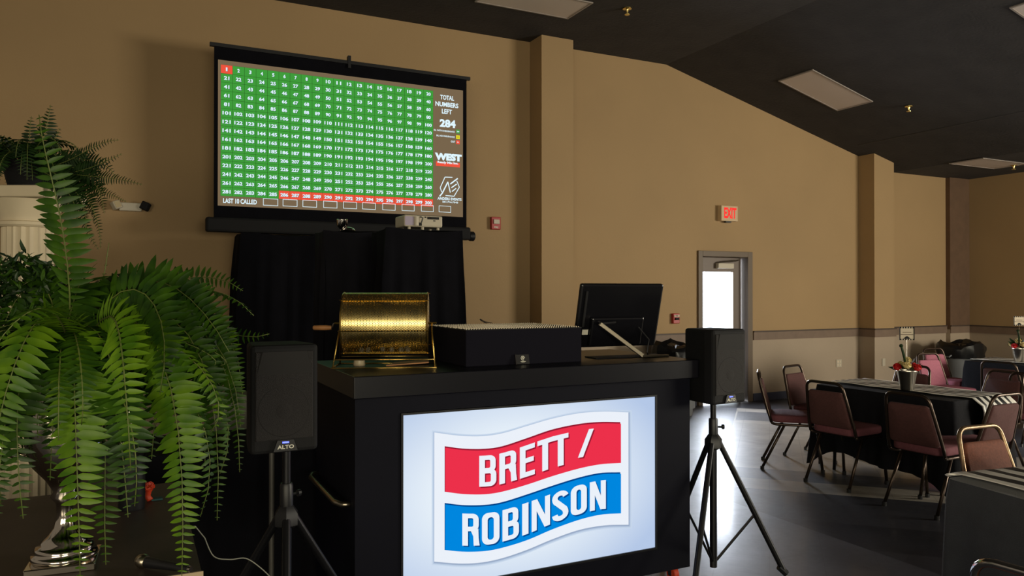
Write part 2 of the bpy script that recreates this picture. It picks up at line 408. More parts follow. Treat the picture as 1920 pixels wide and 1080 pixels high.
# ------------------------------------------------------------------ ceiling fittings
def ceil_light(x0, x1, y0, y1, label):
    cx = (x0+x1)/2; t = thing('ceiling_light', label, 'ceiling light', (cx, (y0+y1)/2, zc(cx)), 0, 'recessed ceiling light panels')
    t.rotation_euler = (0, math.atan(.2522) if 6.6 < cx < 11.2 else 0, 0)
    w, d = (x1-x0)/2, (y1-y0)/2
    f = MB(); fr2 = ((-w, w, -d, -d+.02), (-w, w, d-.02, d), (-w, -w+.02, -d+.02, d-.02), (w-.02, w, -d+.02, d-.02))
    for a, b_, c, d_ in fr2: f.box(a, b_, c, d_, -.014, -.001)
    f.build('frame', 'frame_white', t)
    MB().box(-w+.02, w-.02, -d+.02, d-.02, -.008, -.001).build('diffuser', 'panel', t)
ceil_light(3.3, 4.47, 7.02, 7.56, 'unlit pale ceiling light panel above the near pilaster, cut by the top of the photo')
ceil_light(7.76, 8.92, 7.02, 7.6, 'unlit pale ceiling light panel on the slope above the exit sign')
ceil_light(11.2, 12.32, 6.97, 7.5, 'unlit pale ceiling light panel low over the far right corner')
ceil_light(7.8, 8.95, 4.0, 4.6, 'unlit pale ceiling light panel peeking in at the top right corner of the photo')
def sprinkler(x, y, label):
    t = thing('sprinkler_head', label, 'sprinkler', (x, y, zc(x)), 0, 'ceiling sprinkler heads')
    MB().lathe([(.05, -.001), (.05, -.01), (.02, -.018), (.012, -.05), (.012, -.06)], n=14).build('escutcheon', 'brass', t, True)
    MB().lathe([(.028, -.066), (.03, -.07), (.0285, -.074)], n=12).build('deflector', 'brass', t)
p = atZ(1655, 175, 4.1); sprinkler(9.25, 6.75, 'brass sprinkler head on the slope right of the exit sign light panel')
sprinkler(12.25, 7.15, 'brass sprinkler head beside the low far corner light panel'); sprinkler(4.9, 7.0, 'sprinkler head at the top edge of the photo, left of the ridge')

# ------------------------------------------------------------------ wall fittings
t = thing('exit_sign', 'illuminated red EXIT sign with pale housing above the glazed door', 'exit sign', (0, 0, 0))
a = atY(1350, 377, 8.42); c = atY(1383, 405, 8.42)
x0, x1, z1, z0 = a.x, c.x, a.z, c.z; z0 = 2.62; z1 = 2.84; x0 = a.x+.02
MB().box(x0, x1, 8.41, 8.499, z0, z1).build('housing', 'exitface', t, bevel=.006)
b = MB(); put_text(b, 'EXIT', (x0+x1)/2+.01, (z0+z1)/2+.005, .155, 8.408, w=(x1-x0)*.74, offset=.035); b.build('lettering', 'exitred', t)
MB().box(x0+.1, x0+.2, 8.43, 8.47, z0-.02, z0).build('test_button', 'plastic', t)
def pull(name, label, x, z, w, h, strobe):
    t = thing(name, label, 'fire alarm', (x, YW, z))
    MB().box(-w/2, w/2, -.055, -.001, -h/2, h/2).build('housing', 'red', t, bevel=.008)
    if strobe:
        MB().box(-.04, .04, -.07, -.055, -.01, .045).build('strobe_lens', 'white_p', t, bevel=.005)
        b = MB(); put_text(b, 'FIRE', 0, -.05, .022, -.0565, offset=.03); b.build('lettering', 'whiteink', t)
    else:
        MB().box(-.045, .045, -.062, -.055, .025, .05).build('label_plate', 'paper', t)
        MB().box(-.03, .03, -.075, -.055, -.02, .012).build('pull_handle', 'ink', t)
        b = MB(); put_text(b, 'FIRE', 0, .0375, .017, -.0626, offset=.03); b.build('lettering', 'ink', t)
p = atY(927, 419, YW); pull('fire_alarm_strobe', 'red fire alarm strobe on the wall right of the projection screen', p.x, p.z, .125, .155, True)
p = atY(1264, 597, YW); pull('fire_alarm_pull_station', 'red fire alarm pull station on the wall left of the exit door', p.x, p.z, .11, .14, False)
p = atY(243, 388, YW); t = thing('emergency_light', 'ivory twin head emergency light on the wall behind the ferns', 'emergency light', (p.x, YW-.001, p.z)); t.scale = (.63, .63, .63)
MB().box(-.15, .17, -.09, -.001, -.07, .06).build('housing', 'white_p', t, bevel=.012)
for s_, x in ((-1, -.19), (1, .22)):
    h = MB(); T = Matrix.Translation((x, -.12, .01)) @ Matrix.Rotation(R(25*s_), 4, 'Y') @ Matrix.Rotation(R(-30*s_), 4, 'Z')
    h.box(-.06, .06, -.05, .05, -.065, .065, 0, T); o = h.build('lamp_head', 'white_p' if s_ < 0 else 'plasticm', t, bevel=.015)
    l = MB(); l.box(-.045, .045, -.054, -.05, -.05, .05, 0, T); l.build('lens', 'headlamp' if s_ < 0 else 'plastic', o)
for px, py, lb in ((1572, 681, 'square white power outlet low on the wall left of the far pilaster'),):
    p = atY(px, py, YW); t = thing('wall_outlet', lb, 'outlet', (p.x, YW, p.z))
    MB().box(-.06, .06, -.01, -.001, -.06, .06).build('plate', 'white_p', t, bevel=.003)
    for sx in (-.025, .025):
        for sz in (-.025, .025): MB().box(sx-.014, sx+.014, -.0125, -.01, sz-.016, sz+.016).build('socket', 'paper', t)
p = atY(1656, 679, 8.21); tag(MB().box(p.x-.035, p.x+.035, 8.2, 8.2095, p.z-.06, p.z+.06).build('blank_wall_plate', 'white_p', bevel=.003), 'small white wall plate low on the far pilaster', 'wall plate')

# ------------------------------------------------------------------ banquet chairs
def arc_pts(p0, p1, p2, n=6):      # quadratic bezier
    p0, p1, p2 = map(Vector, (p0, p1, p2)); return [p0*(1-t)**2+p1*2*t*(1-t)+p2*t*t for t in [i/n for i in range(n+1)]]
CG = 'banquet chairs around the cloth covered tables'
def make_chair(label, fabric, tube, seatfab):
    t = thing('banquet_chair', label, 'chair', group=CG)
    def back(z, x): return Vector((x, -.19-(z-.42)*.27, z))
    pts = []
    L = [back(.43, -.215), back(.5, -.213), back(.70, -.188), back(.79, -.175)]
    Rr = [Vector((-v.x, v.y, v.z)) for v in L][::-1]
    pts = L+arc_pts(back(.81, -.172), back(.868, -.16), back(.862, -.09))+arc_pts(back(.862, .09), back(.868, .16), back(.81, .172))+Rr
    MB().tube(pts, .0125, 8).build('back_frame', tube, t, True, ang=0)
    T = Matrix.Translation(back(.64, 0)) @ Matrix.Rotation(R(90)+.263, 4, 'X')
    MB().cushion(.385, .31, .035, -.017, .03, T, wt=.325).build('backrest', fabric, t, True, ang=50)
    MB().cushion(.42, .42, .065, .43, .08).build('seat', seatfab, t, True, ang=50)
    for s in (-1, 1):
        b = MB(); b.tube([(s*.215, -.192, .43)]+arc_pts((s*.212, -.185, .425), (s*.2, -.17, .41), (s*.19, -.12, .41))+[(s*.19, .1, .41)]+arc_pts((s*.19, .13, .41), (s*.19, .19, .41), (s*.19, .195, .36)), .0125, 8)
        b.build('seat_frame', tube, t, True, ang=0)
    for s in (-1, 1):
        MB().tube([(s*.19, .195, .36), (s*.2, .235, .02)], .0125, 8).build('leg', tube, t, True, ang=0)
        MB().tube([(s*.19, -.08, .41), (s*.205, -.27, .02)], .0125, 8).build('leg', tube, t, True, ang=0)
    for y in (.15, -.1): MB().tube([(-.19, y, .412), (.19, y, .412)], .009, 6).build('stretcher', tube, t, True)
    for s in (-1, 1):
        for x, y in ((.2, .237), (.205, -.272)): MB().lathe([(.017, 0), (.017, .03)], (s*x, y, 0), 8).build('foot_cap', 'plastic', t)
    return t
protoM = None
def chair(x, y, fx, fy, label, kind='maroon'):
    """fx,fy: facing direction"""
    global protoM
    rz = math.atan2(fy, fx)-pi/2
    spec = {'maroon': ('maroon', 'bronze', 'mauve'), 'pink': ('pink', 'bronze', 'pink'), 'rust': ('rust', 'goldtube', 'rust'), 'rustd': ('rust', 'chrome', 'rust')}[kind]
    if kind == 'maroon':
        if protoM is None: protoM = make_chair(label, *spec); protoM.location = (x, y, 0); protoM.rotation_euler = (0, 0, rz); return protoM
        return dup(protoM, (x, y, 0), rz, label)
    t = make_chair(label, *spec); t.location = (x, y, 0); t.rotation_euler = (0, 0, rz); return t
chair(5.44, 5.14, .70, -.71, 'maroon banquet chair standing side-on at the left end of the flower table')
chair(6.0, 5.32, .25, -.97, 'maroon banquet chair behind the side-on chair, nearest the low wall outlet')
chair(5.38, 4.50, .99, .08, 'maroon banquet chair at the flower table, its pink seat edge showing left of its back')
chair(5.33, 3.70, 1, .03, 'maroon banquet chair seen squarely from behind at the middle of the flower table')
chair(6.70, 5.05, -1, -.05, 'maroon banquet chair across the flower table, its back arch left of the flowers')
chair(6.95, 4.35, -1, .12, 'maroon banquet chair across the flower table, right of the flowers')
chair(5.66, 3.66, .0, 1, 'maroon banquet chair leaning at the right end of the flower table by the hanging runner')
chair(7.55, 4.15, .9, .2, 'maroon banquet chair cut by the photo edge behind the hanging runner')
chair(8.5, 4.98, 1, .1, 'maroon banquet chair pulled up to the far table near the right edge')
chair(9.34, 6.2, -.1, -1, 'taller looking banquet chair with daylight painted into its pink pads right in front of the black bagged bin', 'pink')
chair(8.52, 5.70, -.1, -1, 'nearer, lower looking banquet chair with daylight painted into its pink pads by the black bagged bin', 'pink')
chair(4.14, 2.31, -.05, -1, 'rust banquet chair with worn gold frame, painted as lit, behind the nearest striped table', 'rust')
chair(2.42, 1.20, 1, .1, 'chrome framed rust chair cut off by the bottom right corner of the photo', 'rustd')

# ------------------------------------------------------------------ tables, cloths, runners
def cloth(name, label, cx, cy, L, W, rz, zt, drop, m, amp=.035, tail=.1, cat='tablecloth', seed=1):
    """W along local x, L along local y"""
    rnd = random.Random(seed); per = []
    hx, hy, r = W/2, L/2, .04
    segs = []
    def corner(cx_, cy_, a0): return [(cx_+r*cos(R(a0+k*15)), cy_+r*sin(R(a0+k*15)), 1) for k in range(7)]
    def edge(ax, ay, bx, by, n): return [(ax+(bx-ax)*k/n, ay+(by-ay)*k/n, 0) for k in range(1, n)]
    ny, nx = int(L/.025), int(W/.025)
    per += corner(hx-r, hy-r, 0); per += edge(hx-r, hy, -hx+r, hy, nx); per += corner(-hx+r, hy-r, 90)
    per += edge(-hx, hy-r, -hx, -hy+r, ny); per += corner(-hx+r, -hy+r, 180); per += edge(-hx+r, -hy, hx-r, -hy, nx)
    per += corner(hx-r, -hy+r, 270); per += edge(hx, -hy+r, hx, hy-r, ny)
    n = len(per); ph = [rnd.uniform(0, 6.28) for _ in range(6)]
    rows = 14; vs = []
    for i in range(rows+1):
        s = i/rows
        for j, (x, y, c) in enumerate(per):
            u = 2*pi*j/n
            nxn = max(-1, min(1, x/hx))**5; nyn = max(-1, min(1, y/hy))**5; l = math.hypot(nxn, nyn)+1e-6
            q = min(abs(abs(x)-hx), 1)+min(abs(abs(y)-hy), 1)
            cornerness = math.exp(-((q)/.09)**2)
            wob = (sin(u*11+ph[0])+.6*sin(u*19+ph[1])+.5*sin(u*29+ph[2])+.3*sin(u*43+ph[3]))/2
            out = amp*s*(wob+.9)+.02*s*cornerness+.012*min(1, s*8)
            dd = drop*(1+.05*sin(u*3+ph[4])+.03*sin(u*7+ph[5]))+tail*cornerness
            vs.append((x+nxn/l*out, y+nyn/l*out, zt+.004-dd*s if i else zt+.006))
    fs = [tuple(range(n))]
    for i in range(rows):
        for j in range(n): fs.append((i*n+j, (i+1)*n+j, (i+1)*n+(j+1) % n, i*n+(j+1) % n))
    o = MB().add(vs, fs).build(name, m, None, True, ang=60); o.location = (cx, cy, 0); o.rotation_euler = (0, 0, rz)
    return tag(o, label, cat)
def folding_table(label, cx, cy, L, W, rz, zt=.75):
    t = thing('folding_table', label, 'table', (cx, cy, 0), rz)
    MB().box(-W/2+.01, W/2-.01, -L/2+.01, L/2-.01, zt-.03, zt).build('tabletop', 'beige', t, bevel=.005)
    for sx in (-1, 1):
        for sy in (-1, 1):
            MB().tube([(sx*(W/2-.1), sy*(L/2-.16), zt-.03), (sx*(W/2-.08), sy*(L/2-.14), 0)], .014, 8).build('leg', 'standm', t, True, ang=0)
    return t
def runner(label, cx, cy, L, W, rz, zt, over0, over1, n=11, seed=3, flare=0):
    """striped cloth along local y, hanging over1 at -y end and over0 at +y end"""
    b = MB(); ys = []
    path = []
    if over0 > 0: path += [(L/2+.05+.03*sin(k*.9), zt-over0*(1-k/8)) for k in range(8)]
    K = 24
    path += [(L/2-L*k/K, zt+.012) for k in range(K+1)]
    if over1 > 0: path += [(-L/2-.055-.02*sin(k*.8), zt-over1*k/8) for k in range(1, 9)]
    # follow a gentle wave sideways
    m = n*2
    vs = []
    for i, (y, z) in enumerate(path):
        hang = max(0, zt-z)
        for j in range(m+1):
            u = j/m-.5
            x = u*W*(1-.22*min(1, hang*4))+.012*sin(i*.6)
            vs.append((x, y+(.02*sin(u*26+1)*min(1, hang*8)*(-1 if y < 0 else 1)), z+.0015*sin(u*30+i)))
    fs = []; ms = []
    for i in range(len(path)-1):
        for j in range(m): fs.append((i*(m+1)+j, i*(m+1)+j+1, (i+1)*(m+1)+j+1, (i+1)*(m+1)+j)); ms.append((j//2) % 2)
    k = len(vs); b.v = vs; b.f = fs; b.m = ms
    o = b.build('striped_table_runner', ['stripew', 'stripeb'], None, True, ang=0)
    so = o.modifiers.new('solid', 'SOLIDIFY'); so.thickness = .003; so.offset = 1
    o.location = (cx, cy, 0); o.rotation_euler = (0, 0, rz)
    return tag(o, label, 'table runner', 'black and white striped table runners')
folding_table('folding table hidden under the black cloth of the flower table', 6.0, 4.40, 1.28, .78, R(2))
cloth('tablecloth', 'black tablecloth hanging to just above the floor on the flower table between the chairs', 6.0, 4.40, 1.28, .78, R(2), .755, .61, 'blackcloth', tail=.1, seed=2)
runner('black and white striped runner under the silver flower bucket, hanging over the right end', 6.07, 4.40, 1.30, .48, R(2), .765, 0, .36)
folding_table('folding table hidden under the cloth of the far table by the bin', 9.55, 5.2, 1.5, .8, 0)
cloth('tablecloth', 'black tablecloth on the far table at the right edge, in front of the bin', 9.55, 5.2, 1.5, .8, 0, .755, .58, 'blackcloth', seed=5)
runner('black and white striped runner on the far table at the right edge', 9.55, 5.2, 1.52, .5, 0, .765, 0, .3)
folding_table('folding table hidden under the charcoal cloth nearest the camera', 3.59, 1.42, 1.5, .84, R(-9))
cloth('tablecloth', 'charcoal tablecloth on the nearest table at the bottom right', 3.59, 1.42, 1.5, .84, R(-9), .755, .66, 'greycloth', amp=.018, tail=.05, seed=9)
runner('black and white striped runner across the nearest table at the bottom right', 3.60, 1.42, 1.52, .70, R(-9), .765, .02, .2, n=12)

# ------------------------------------------------------------------ centrepieces
def rose(b, c, r, mi):
    c = Vector(c)
    b.sphere(c, r*.6, 10, mi)
    for k in range(9):
        a = k*2.4; el = .2+.09*k; R_ = r*(.55+.05*(k % 3))
        d = Vector((cos(a)*cos(el), sin(a)*cos(el), sin(el))); n = d; x = n.orthogonal().normalized(); y = n.cross(x); vs = [c+n*R_*.6]
        for j in range(8): an = j*pi/4; vs.append(c+n*R_*(.85)+(x*cos(an)+y*sin(an))*r*.55+Vector((0, 0, .1*r)))
        b.add(vs, [(0, 1+j, 1+(j+1) % 8) for j in range(8)], mi)
def bucket_flowers(x, y, zt, labb, labf, labs, sx, sign_ang, sh=.33, seed=0):
    t = thing('silver_bucket', labb, 'bucket', (x, y, zt), 0, 'silver flower buckets')
    MB().lathe([(.045, 0), (.052, .01), (.078, .155), (.083, .16), (.083, .168), (.076, .168), (.05, .012)], n=28, close=False).build('bucket_body', 'tin', t, True)
    MB().lathe([(.045, 0), (.001, .001)], n=16, close=False).build('bucket_base', 'tin', t)
    f = thing('rose_arrangement', labf, 'flowers', (x, y, zt+.14), .5*seed, 'rose bouquets in silver buckets'); f.scale = (1.3, 1.3, 1.2)
    rnd = random.Random(seed+4)
    for i, (a, r, z, m_) in enumerate(((0, .055, .045, 0), (72, .06, .05, 1), (144, .06, .04, 0), (216, .055, .055, 1), (290, .06, .04, 0), (30, .015, .085, 1))):
        b = MB(); rose(b, (r*cos(R(a)), r*sin(R(a)), z), .036, 0); b.build('rose_bloom', ('redflower', 'creamflower')[m_], f, True, ang=0)
    b = MB()
    for k in range(20):
        a = rnd.uniform(0, 6.28); l = rnd.uniform(.07, .13); el = rnd.uniform(.1, 1.2)
        d = Vector((cos(a)*cos(el), sin(a)*cos(el), sin(el))); s_ = d.orthogonal().normalized()*.016; o = Vector((0, 0, .02))
        b.add([o+d*l*.25, o+d*l*.65+s_, o+d*l, o+d*l*.65-s_], [(0, 1, 2, 3)])
    b.build('foliage', 'leafd', f)
    b = MB(); b.tube([(-.01, 0, .06), (-.03, 0, .13), (-.04, .01, .19)], [.006, .009, .007], 6); b.sphere((-.042, .01, .195), .013, 8); b.build('bud_stem', 'leafd', f, True)
    # sign on a wire stake
    s = thing('table_sign', labs, 'sign', (x+sx, y, zt+.15), sign_ang, 'bordered cards on stakes')
    MB().tube([(0, 0, 0), (0, 0, sh)], .0016, 6).build('stake', 'steel', s)
    w_, h_ = .06, .056; zc_ = sh+h_
    MB().box(-w_, w_, -.003, .001, zc_-h_, zc_+h_).build('card', 'paper', s)
    b = MB()
    for k in range(6):
        xx = -w_+2*w_*(k+.25)/6
        b.box(xx, xx+w_/5.5, -.0045, -.003, zc_+h_-.012, zc_+h_); b.box(xx, xx+w_/5.5, -.0045, -.003, zc_-h_, zc_-h_+.012)
    b.box(-w_, -w_+.008, -.0045, -.003, zc_-h_, zc_+h_); b.box(w_-.008, w_, -.0045, -.003, zc_-h_, zc_+h_)
    b.prism([(-.028+.056*k/8, zc_-h_+.012+.022*sin(pi*k/8)) for k in range(9)], -.0045, -.003)
    b.build('card_border', 'ink', s)
    b = MB(); b.box(-.035, .035, -.004, -.003, zc_+.008, zc_+.014); b.box(-.05, .05, -.004, -.003, zc_-.012, zc_-.006); b.build('card_text', 'rail', s)
ang = -R(35)
bucket_flowers(5.86, 4.30, .775, 'silver bucket holding roses on the striped runner of the flower table', 'red and cream roses with dark leaves in the flower table bucket',
               'cream card with black checked border standing over the flower table bouquet', 0.0, ang, .27, 0)
bucket_flowers(9.38, 5.42, .775, 'silver bucket holding roses on the far table, cut by the right edge', 'red and cream roses in the far table bucket at the right edge',
               'cream card with black checked border on a stake at the right edge of the photo', 0.0, ang, .28, 1)

# ------------------------------------------------------------------ bins
def trash_bin(x, y, label, labag, h=.74, r=.27, seed=0):
    t = thing('trash_bin', label, 'bin', (x, y, 0), 0)
    MB().lathe([(r*.8, 0), (r*.82, .03), (r*.97, h-.06), (r*1.03, h-.05), (r*1.03, h), (r*.94, h), (r*.93, .1), (.01, .08)], n=28, close=False).build('bin_body', 'bin', t, True)
    for s in (-1, 1): MB().tube([(s*r, -.06, h-.1), (s*(r+.05), -.05, h-.13), (s*(r+.05), .05, h-.13), (s*r, .06, h-.1)], .012, 6).build('handle', 'bin', t, True)
    rnd = random.Random(seed); n = 40; vs = []; prof = [(1.06, -.16), (1.1, -.08), (1.13, -.01), (1.1, .05), (.98, .09), (.8, .04), (.5, .03), (.1, .02)]
    ph = [rnd.uniform(0, 6) for _ in range(4)]
    for i, (rr, z) in enumerate(prof):
        for j in range(n):
            a = 2*pi*j/n; k = 1+.03*sin(a*9+ph[0]+i)+.04*sin(a*5+ph[1])+rnd.uniform(-.02, .02)
            vs.append((r*rr*k*cos(a), r*rr*k*sin(a), h+z+.04*sin(a*3+ph[2])*(z > 0)+rnd.uniform(-.012, .012)))
    fs = [(i*n+j, i*n+(j+1) % n, (i+1)*n+(j+1) % n, (i+1)*n+j) for i in range(len(prof)-1) for j in range(n)]
    MB().add(vs, fs).build('bin_liner', 'bag', t, True, ang=25)
trash_bin(6.36, 8.02, 'round grey trash bin with black liner against the wall between the monitor and the door', '', .84, .28, 1)
trash_bin(12.0, 7.85, 'round grey trash bin heaped with black bags in the far right corner', '', .70, .31, 2)

# ------------------------------------------------------------------ projection screen
YS = 7.9
t = thing('projection_screen', 'large pull-up projection screen showing the green numbered board above black drapes', 'projection screen', (2.02, YS, 2.2))
def rel(o): # geometry was written in world coordinates; keep it under the thing's base
    o.matrix_parent_inverse = Matrix.Translation(Vector(t_.location)).inverted() if False else o.matrix_parent_inverse
SX, SZ = 2.02, 2.2
cl_, cr_, cb_, ct_ = .735-SX, 3.308-SX, 2.442-SZ, 3.86-SZ
b = MB(); b.box(cl_-.035, cr_+.045, .004, .014, -.0, 4.0-SZ); b.build('border_fabric', 'drape', t)
b = MB(); b.box(cl_-.075, cr_+.085, -.012, .03, 3.985-SZ, 4.02-SZ); b.build('top_bar', 'plastic', t)
MB().box(-.015, .015, -.02, .04, 3.94-SZ, 4.07-SZ).build('top_latch', 'plastic', t)
MB().box(-.012, .012, .03, .05, .0, 3.99-SZ).build('support_pole', 'standm', t)
b = MB(); b.box(cl_-.11, cr_+.075, -.06, .06, -.015, .125); b.build('roller_case', 'plasticm', t, bevel=.02)
b = MB(); b.lathe([(.05, 0), (.055, .01), (.055, .05), (.045, .06)], (cr_+.075, 0, .03), 16, axis='x'); b.build('end_cap', 'plastic', t, True)
E = dict(bg=emit('projected_taupe', (122, 103, 78), .95), g=emit('projected_green', (62, 152, 58), 1.05), r=emit('projected_red', (238, 84, 62), 1.0),
         gl=emit('projected_grid_line', (40, 92, 30), .9), w=emit('projected_white', (216, 238, 246), 1.1), y=emit('projected_yellow', (232, 216, 40), 1.0),
         sh=emit('projected_shadow', (40, 60, 74), .9))
em = [E['bg'], E['g'], E['r'], E['gl'], E['w'], E['y'], E['sh']]
b = MB()
def quad(b, x0, x1, z0, z1, y, mi): b.add([(x0, y, z0), (x1, y, z0), (x1, y, z1), (x0, y, z1)], [(0, 1, 2, 3)], mi)
quad(b, cl_, cr_, cb_, ct_, 0, 0)
gx0, gx1, gz1, gz0 = .7592-SX, 2.953-SX, 3.816-SZ, 2.537-SZ
quad(b, gx0, gx1, gz0, gz1, -.001, 3)
cw, chh = (gx1-gx0)/20, (gz1-gz0)/15
num = 0
for r_ in range(15):
    for c_ in range(20):
        num += 1; x = gx0+c_*cw; z = gz1-(r_+1)*chh; red = num == 1 or num >= 286
        quad(b, x+.0015, x+cw-.0015, z+.0015, z+chh-.0015, -.002, 2 if red else 1)
        h = .036; st = str(num); w_ = .0255*len(st) if len(st) > 1 else .022
        if st[0] == '1' and len(st) == 1: w_ = .014
        for dx, yy, mi in ((.0028, -.003, 6), (0, -.004, 4)):
            put_text(b, st, x+cw/2+dx, z+chh/2-dx, h, yy, mi, w_, offset=.04)
def pt(px, py):
    v = atY(px, py, YS); return v.x-SX, v.z-SZ
def ptext(st, px0, px1, py, h, off=.03, mi=4, y=-.004):
    a = pt(px0, py); c = pt(px1, py); put_text(b, st, (a[0]+c[0])/2, pt((px0+px1)/2, py)[1], h, y, mi, c[0]-a[0], offset=off)
ptext('LAST 10 CALLED', 418, 481, 377.5, .048)
for k, px in enumerate((507, 543.5, 580.5, 619, 656, 691.5, 729, 765, 801, 834)):
    cxx, czz = pt(px, 379+(px-507)*.040); hw, hh = .072, .036
    for (x0, x1, z0, z1) in ((-hw, hw, hh-.005, hh), (-hw, hw, -hh, -hh+.005), (-hw, -hw+.005, -hh, hh), (hw-.005, hw, -hh, hh)): quad(b, cxx+x0, cxx+x1, czz+z0, czz+z1, -.003, 4)
ptext('TOTAL', 825, 851, 183, .052); ptext('NUMBERS', 816, 859, 196, .052); ptext('LEFT', 828, 847, 209, .052)
ptext('284', 824, 854, 231.5, .088, .05)
ptext('IN, WITH INSURANCE', 813, 852, 245.5, .022, .03); ptext('IN, NO INSURANCE', 818, 852, 255.5, .022, .03); ptext('OUT', 845, 853, 265.5, .022, .03)
for py, mi, s_ in ((246.5, 1, '284'), (257, 5, '0'), (266.5, 2, '16')):
    a = pt(858, py); quad(b, a[0]-.02, a[0]+.024, a[1]-.021, a[1]+.021, -.003, mi); put_text(b, s_, a[0]+.002, a[1], .016, -.004, 4 if mi != 5 else 3, offset=.03)
ptext('WEST', 815, 865.5, 294.5, .08, .07)
a = pt(817, 306); c = pt(862, 306); quad(b, a[0], c[0], a[1]-.026, a[1]+.022, -.003, 2); ptext('Ready Mix Inc.', 820, 859, 305.5, .032, .04)
# hexagonal events emblem: broken hexagon, slanted A and three strokes
def stroke(pts, w_=.009):
    for i in range(len(pts)-1):
        p, q = Vector((*pt(*pts[i]), 0)), Vector((*pt(*pts[i+1]), 0)); d = (q-p).normalized(); n = Vector((-d.y, d.x, 0))*w_/2
        b.add([(v.x, -.004, v.y) for v in (p-n, q-n, q+n, p+n)], [(0, 1, 2, 3)], 4)
stroke([(848, 332.5), (834, 332), (825, 352), (828, 360)]); stroke([(856, 339), (861, 351), (851, 368), (835, 366.5)])
stroke([(824, 368), (829, 362), (839.5, 341)], .014); stroke([(839.5, 341), (844, 361)], .011)
stroke([(858, 334.5), (844, 345)], .014); stroke([(856, 345), (846, 352)], .012); stroke([(855, 353), (847, 359)], .011)
ptext('ANDERS EVENTS', 820, 865, 373, .031, .035); ptext('251.716.7343', 829, 858.5, 379, .02, .035)
b.build('projected_board', em, t)

# black drapes hiding the screen stand
def drape(name, label, x0, x1, yc, dep, z1, flare, m, seed, top=True):
    rnd = random.Random(seed); per = []
    W = x1-x0; n1, n2 = int(W/.03), max(4, int(dep/.03))
    for k in range(n1): per.append((x0+W*k/n1, yc-dep/2))
    for k in range(n2): per.append((x1, yc-dep/2+dep*k/n2))
    for k in range(n1): per.append((x1-W*k/n1, yc+dep/2))
    for k in range(n2): per.append((x0, yc+dep/2-dep*k/n2))
    n = len(per); ph = [rnd.uniform(0, 6.28) for _ in range(5)]; cx = (x0+x1)/2; vs = []; rows = 20
    for i in range(rows+1):
        s = i/rows; z = z1*(1-s)
        for j, (x, y) in enumerate(per):
            u = j*.03
            wv = (sin(u*38+ph[0]+s*1.5)+.7*sin(u*61+ph[1]-s)+.8*sin(u*17+ph[2]+s*2))*.013*min(1, s*5)
            dx = (x-cx)/(W/2); dy = (y-yc)/(dep/2)
            ex = abs(dx) > .985; f = flare*s
            vs.append((x+dx*f*.9+(wv if ex else 0)*(1 if dx > 0 else -1), y+dy*(f*.3+(0 if ex else wv)), z-(.012*sin(u*9+ph[3]) if i == 0 else 0)))
    fs = [(i*n+j, (i+1)*n+j, (i+1)*n+(j+1) % n, i*n+(j+1) % n) for i in range(rows) for j in range(n)]+[tuple(range(n))]
    return tag(MB().add(vs, fs).build(name, m, None, True, ang=60), label, 'drape')
drape('stand_drape', 'wide black drape under the projection screen, left part below the roller case', .92, 3.1, 7.9, .5, 2.16, .10, 'drape', 3)
xa = atY(608, 430, 6.4).x; xb = atY(738, 430, 6.4).x
drape('column_drape', 'faded black drape on a tall stand left of the projector', xa, xb, 6.6, .32, 2.12, .06, 'drapelite', 5)
xa = atY(724, 425, 5.75).x; xb = atY(868, 425, 5.75).x
drape('projector_drape', 'black drape over the tall stand carrying the projector', xa, xb, 5.95, .38, 2.095, .075, 'drape', 8)
# projector
pa = atY(758, 418, 5.8); pb = atY(830, 418, 5.8)
t = thing('projector', 'ivory projector on the black draped stand in front of the screen', 'projector', ((pa.x+pb.x)/2, 5.92, 2.112))
w_ = (pb.x-pa.x)/2
MB().box(-w_, w_, -.12, .12, .012, .105).build('housing', 'white_p', t, bevel=.012)
MB().box(-w_+.006, -w_+.085, -.1215, -.118, .022, .092).build('vent_panel', 'lav', t)
b = MB()
b.lathe([(.022, 0), (.022, .075)], (-w_+.10, -.118, .018), 12); b.build('cable_post', 'white_p', t, True)
b = MB()
for i, x in enumerate((-w_+.13, -w_+.17, -w_+.21)): b.box(x, x+.014, -.1225, -.12, .085, .095)
b.box(.03, .13, -.1225, -.12, .075, .095); b.box(.08, .1, -.1225, -.12, .06, .068); b.box(-.05, -.02, -.13, -.12, .02, .045)
b.build('socket_panel', 'ink', t)
b = MB(); b.tube([(-.03, -.122, .09), (-.015, -.14, .085), (-.025, -.135, .045)], .005, 6); b.build('power_cable', 'plastic', t, True)
b = MB()
for x in (-w_+.05, .0, w_-.03): b.lathe([(.012, -.008), (.012, .014)], (x, -.09, 0), 10)
for x in (-w_+.05, w_-.03): b.lathe([(.012, -.008), (.012, .014)], (x, .09, 0), 10)
b.build('foot', 'white_p', t)
b = MB(); b.lathe([(.03, .12), (.03, .14), (.024, .142)], (-.06, 0, .06), 16, axis='y'); b.build('lens', 'plastic', t, True)
# chrome spotlight lying on the other stand
pc = atY(655, 424, 6.45)
t = thing('chrome_spotlight', 'small chrome spotlight on the faded black drape left of the projector', 'lamp', (pc.x, 6.5, 2.12))
MB().lathe([(.055, 0), (.065, .01), (.05, .03), (.02, .04)], n=20).build('base', 'chrome', t, True)
MB().lathe([(.02, 0), (.045, .03), (.05, .08), (.044, .085)], (-.05, 0, .02), 18).build('lamp_head', 'chrome', t, True)

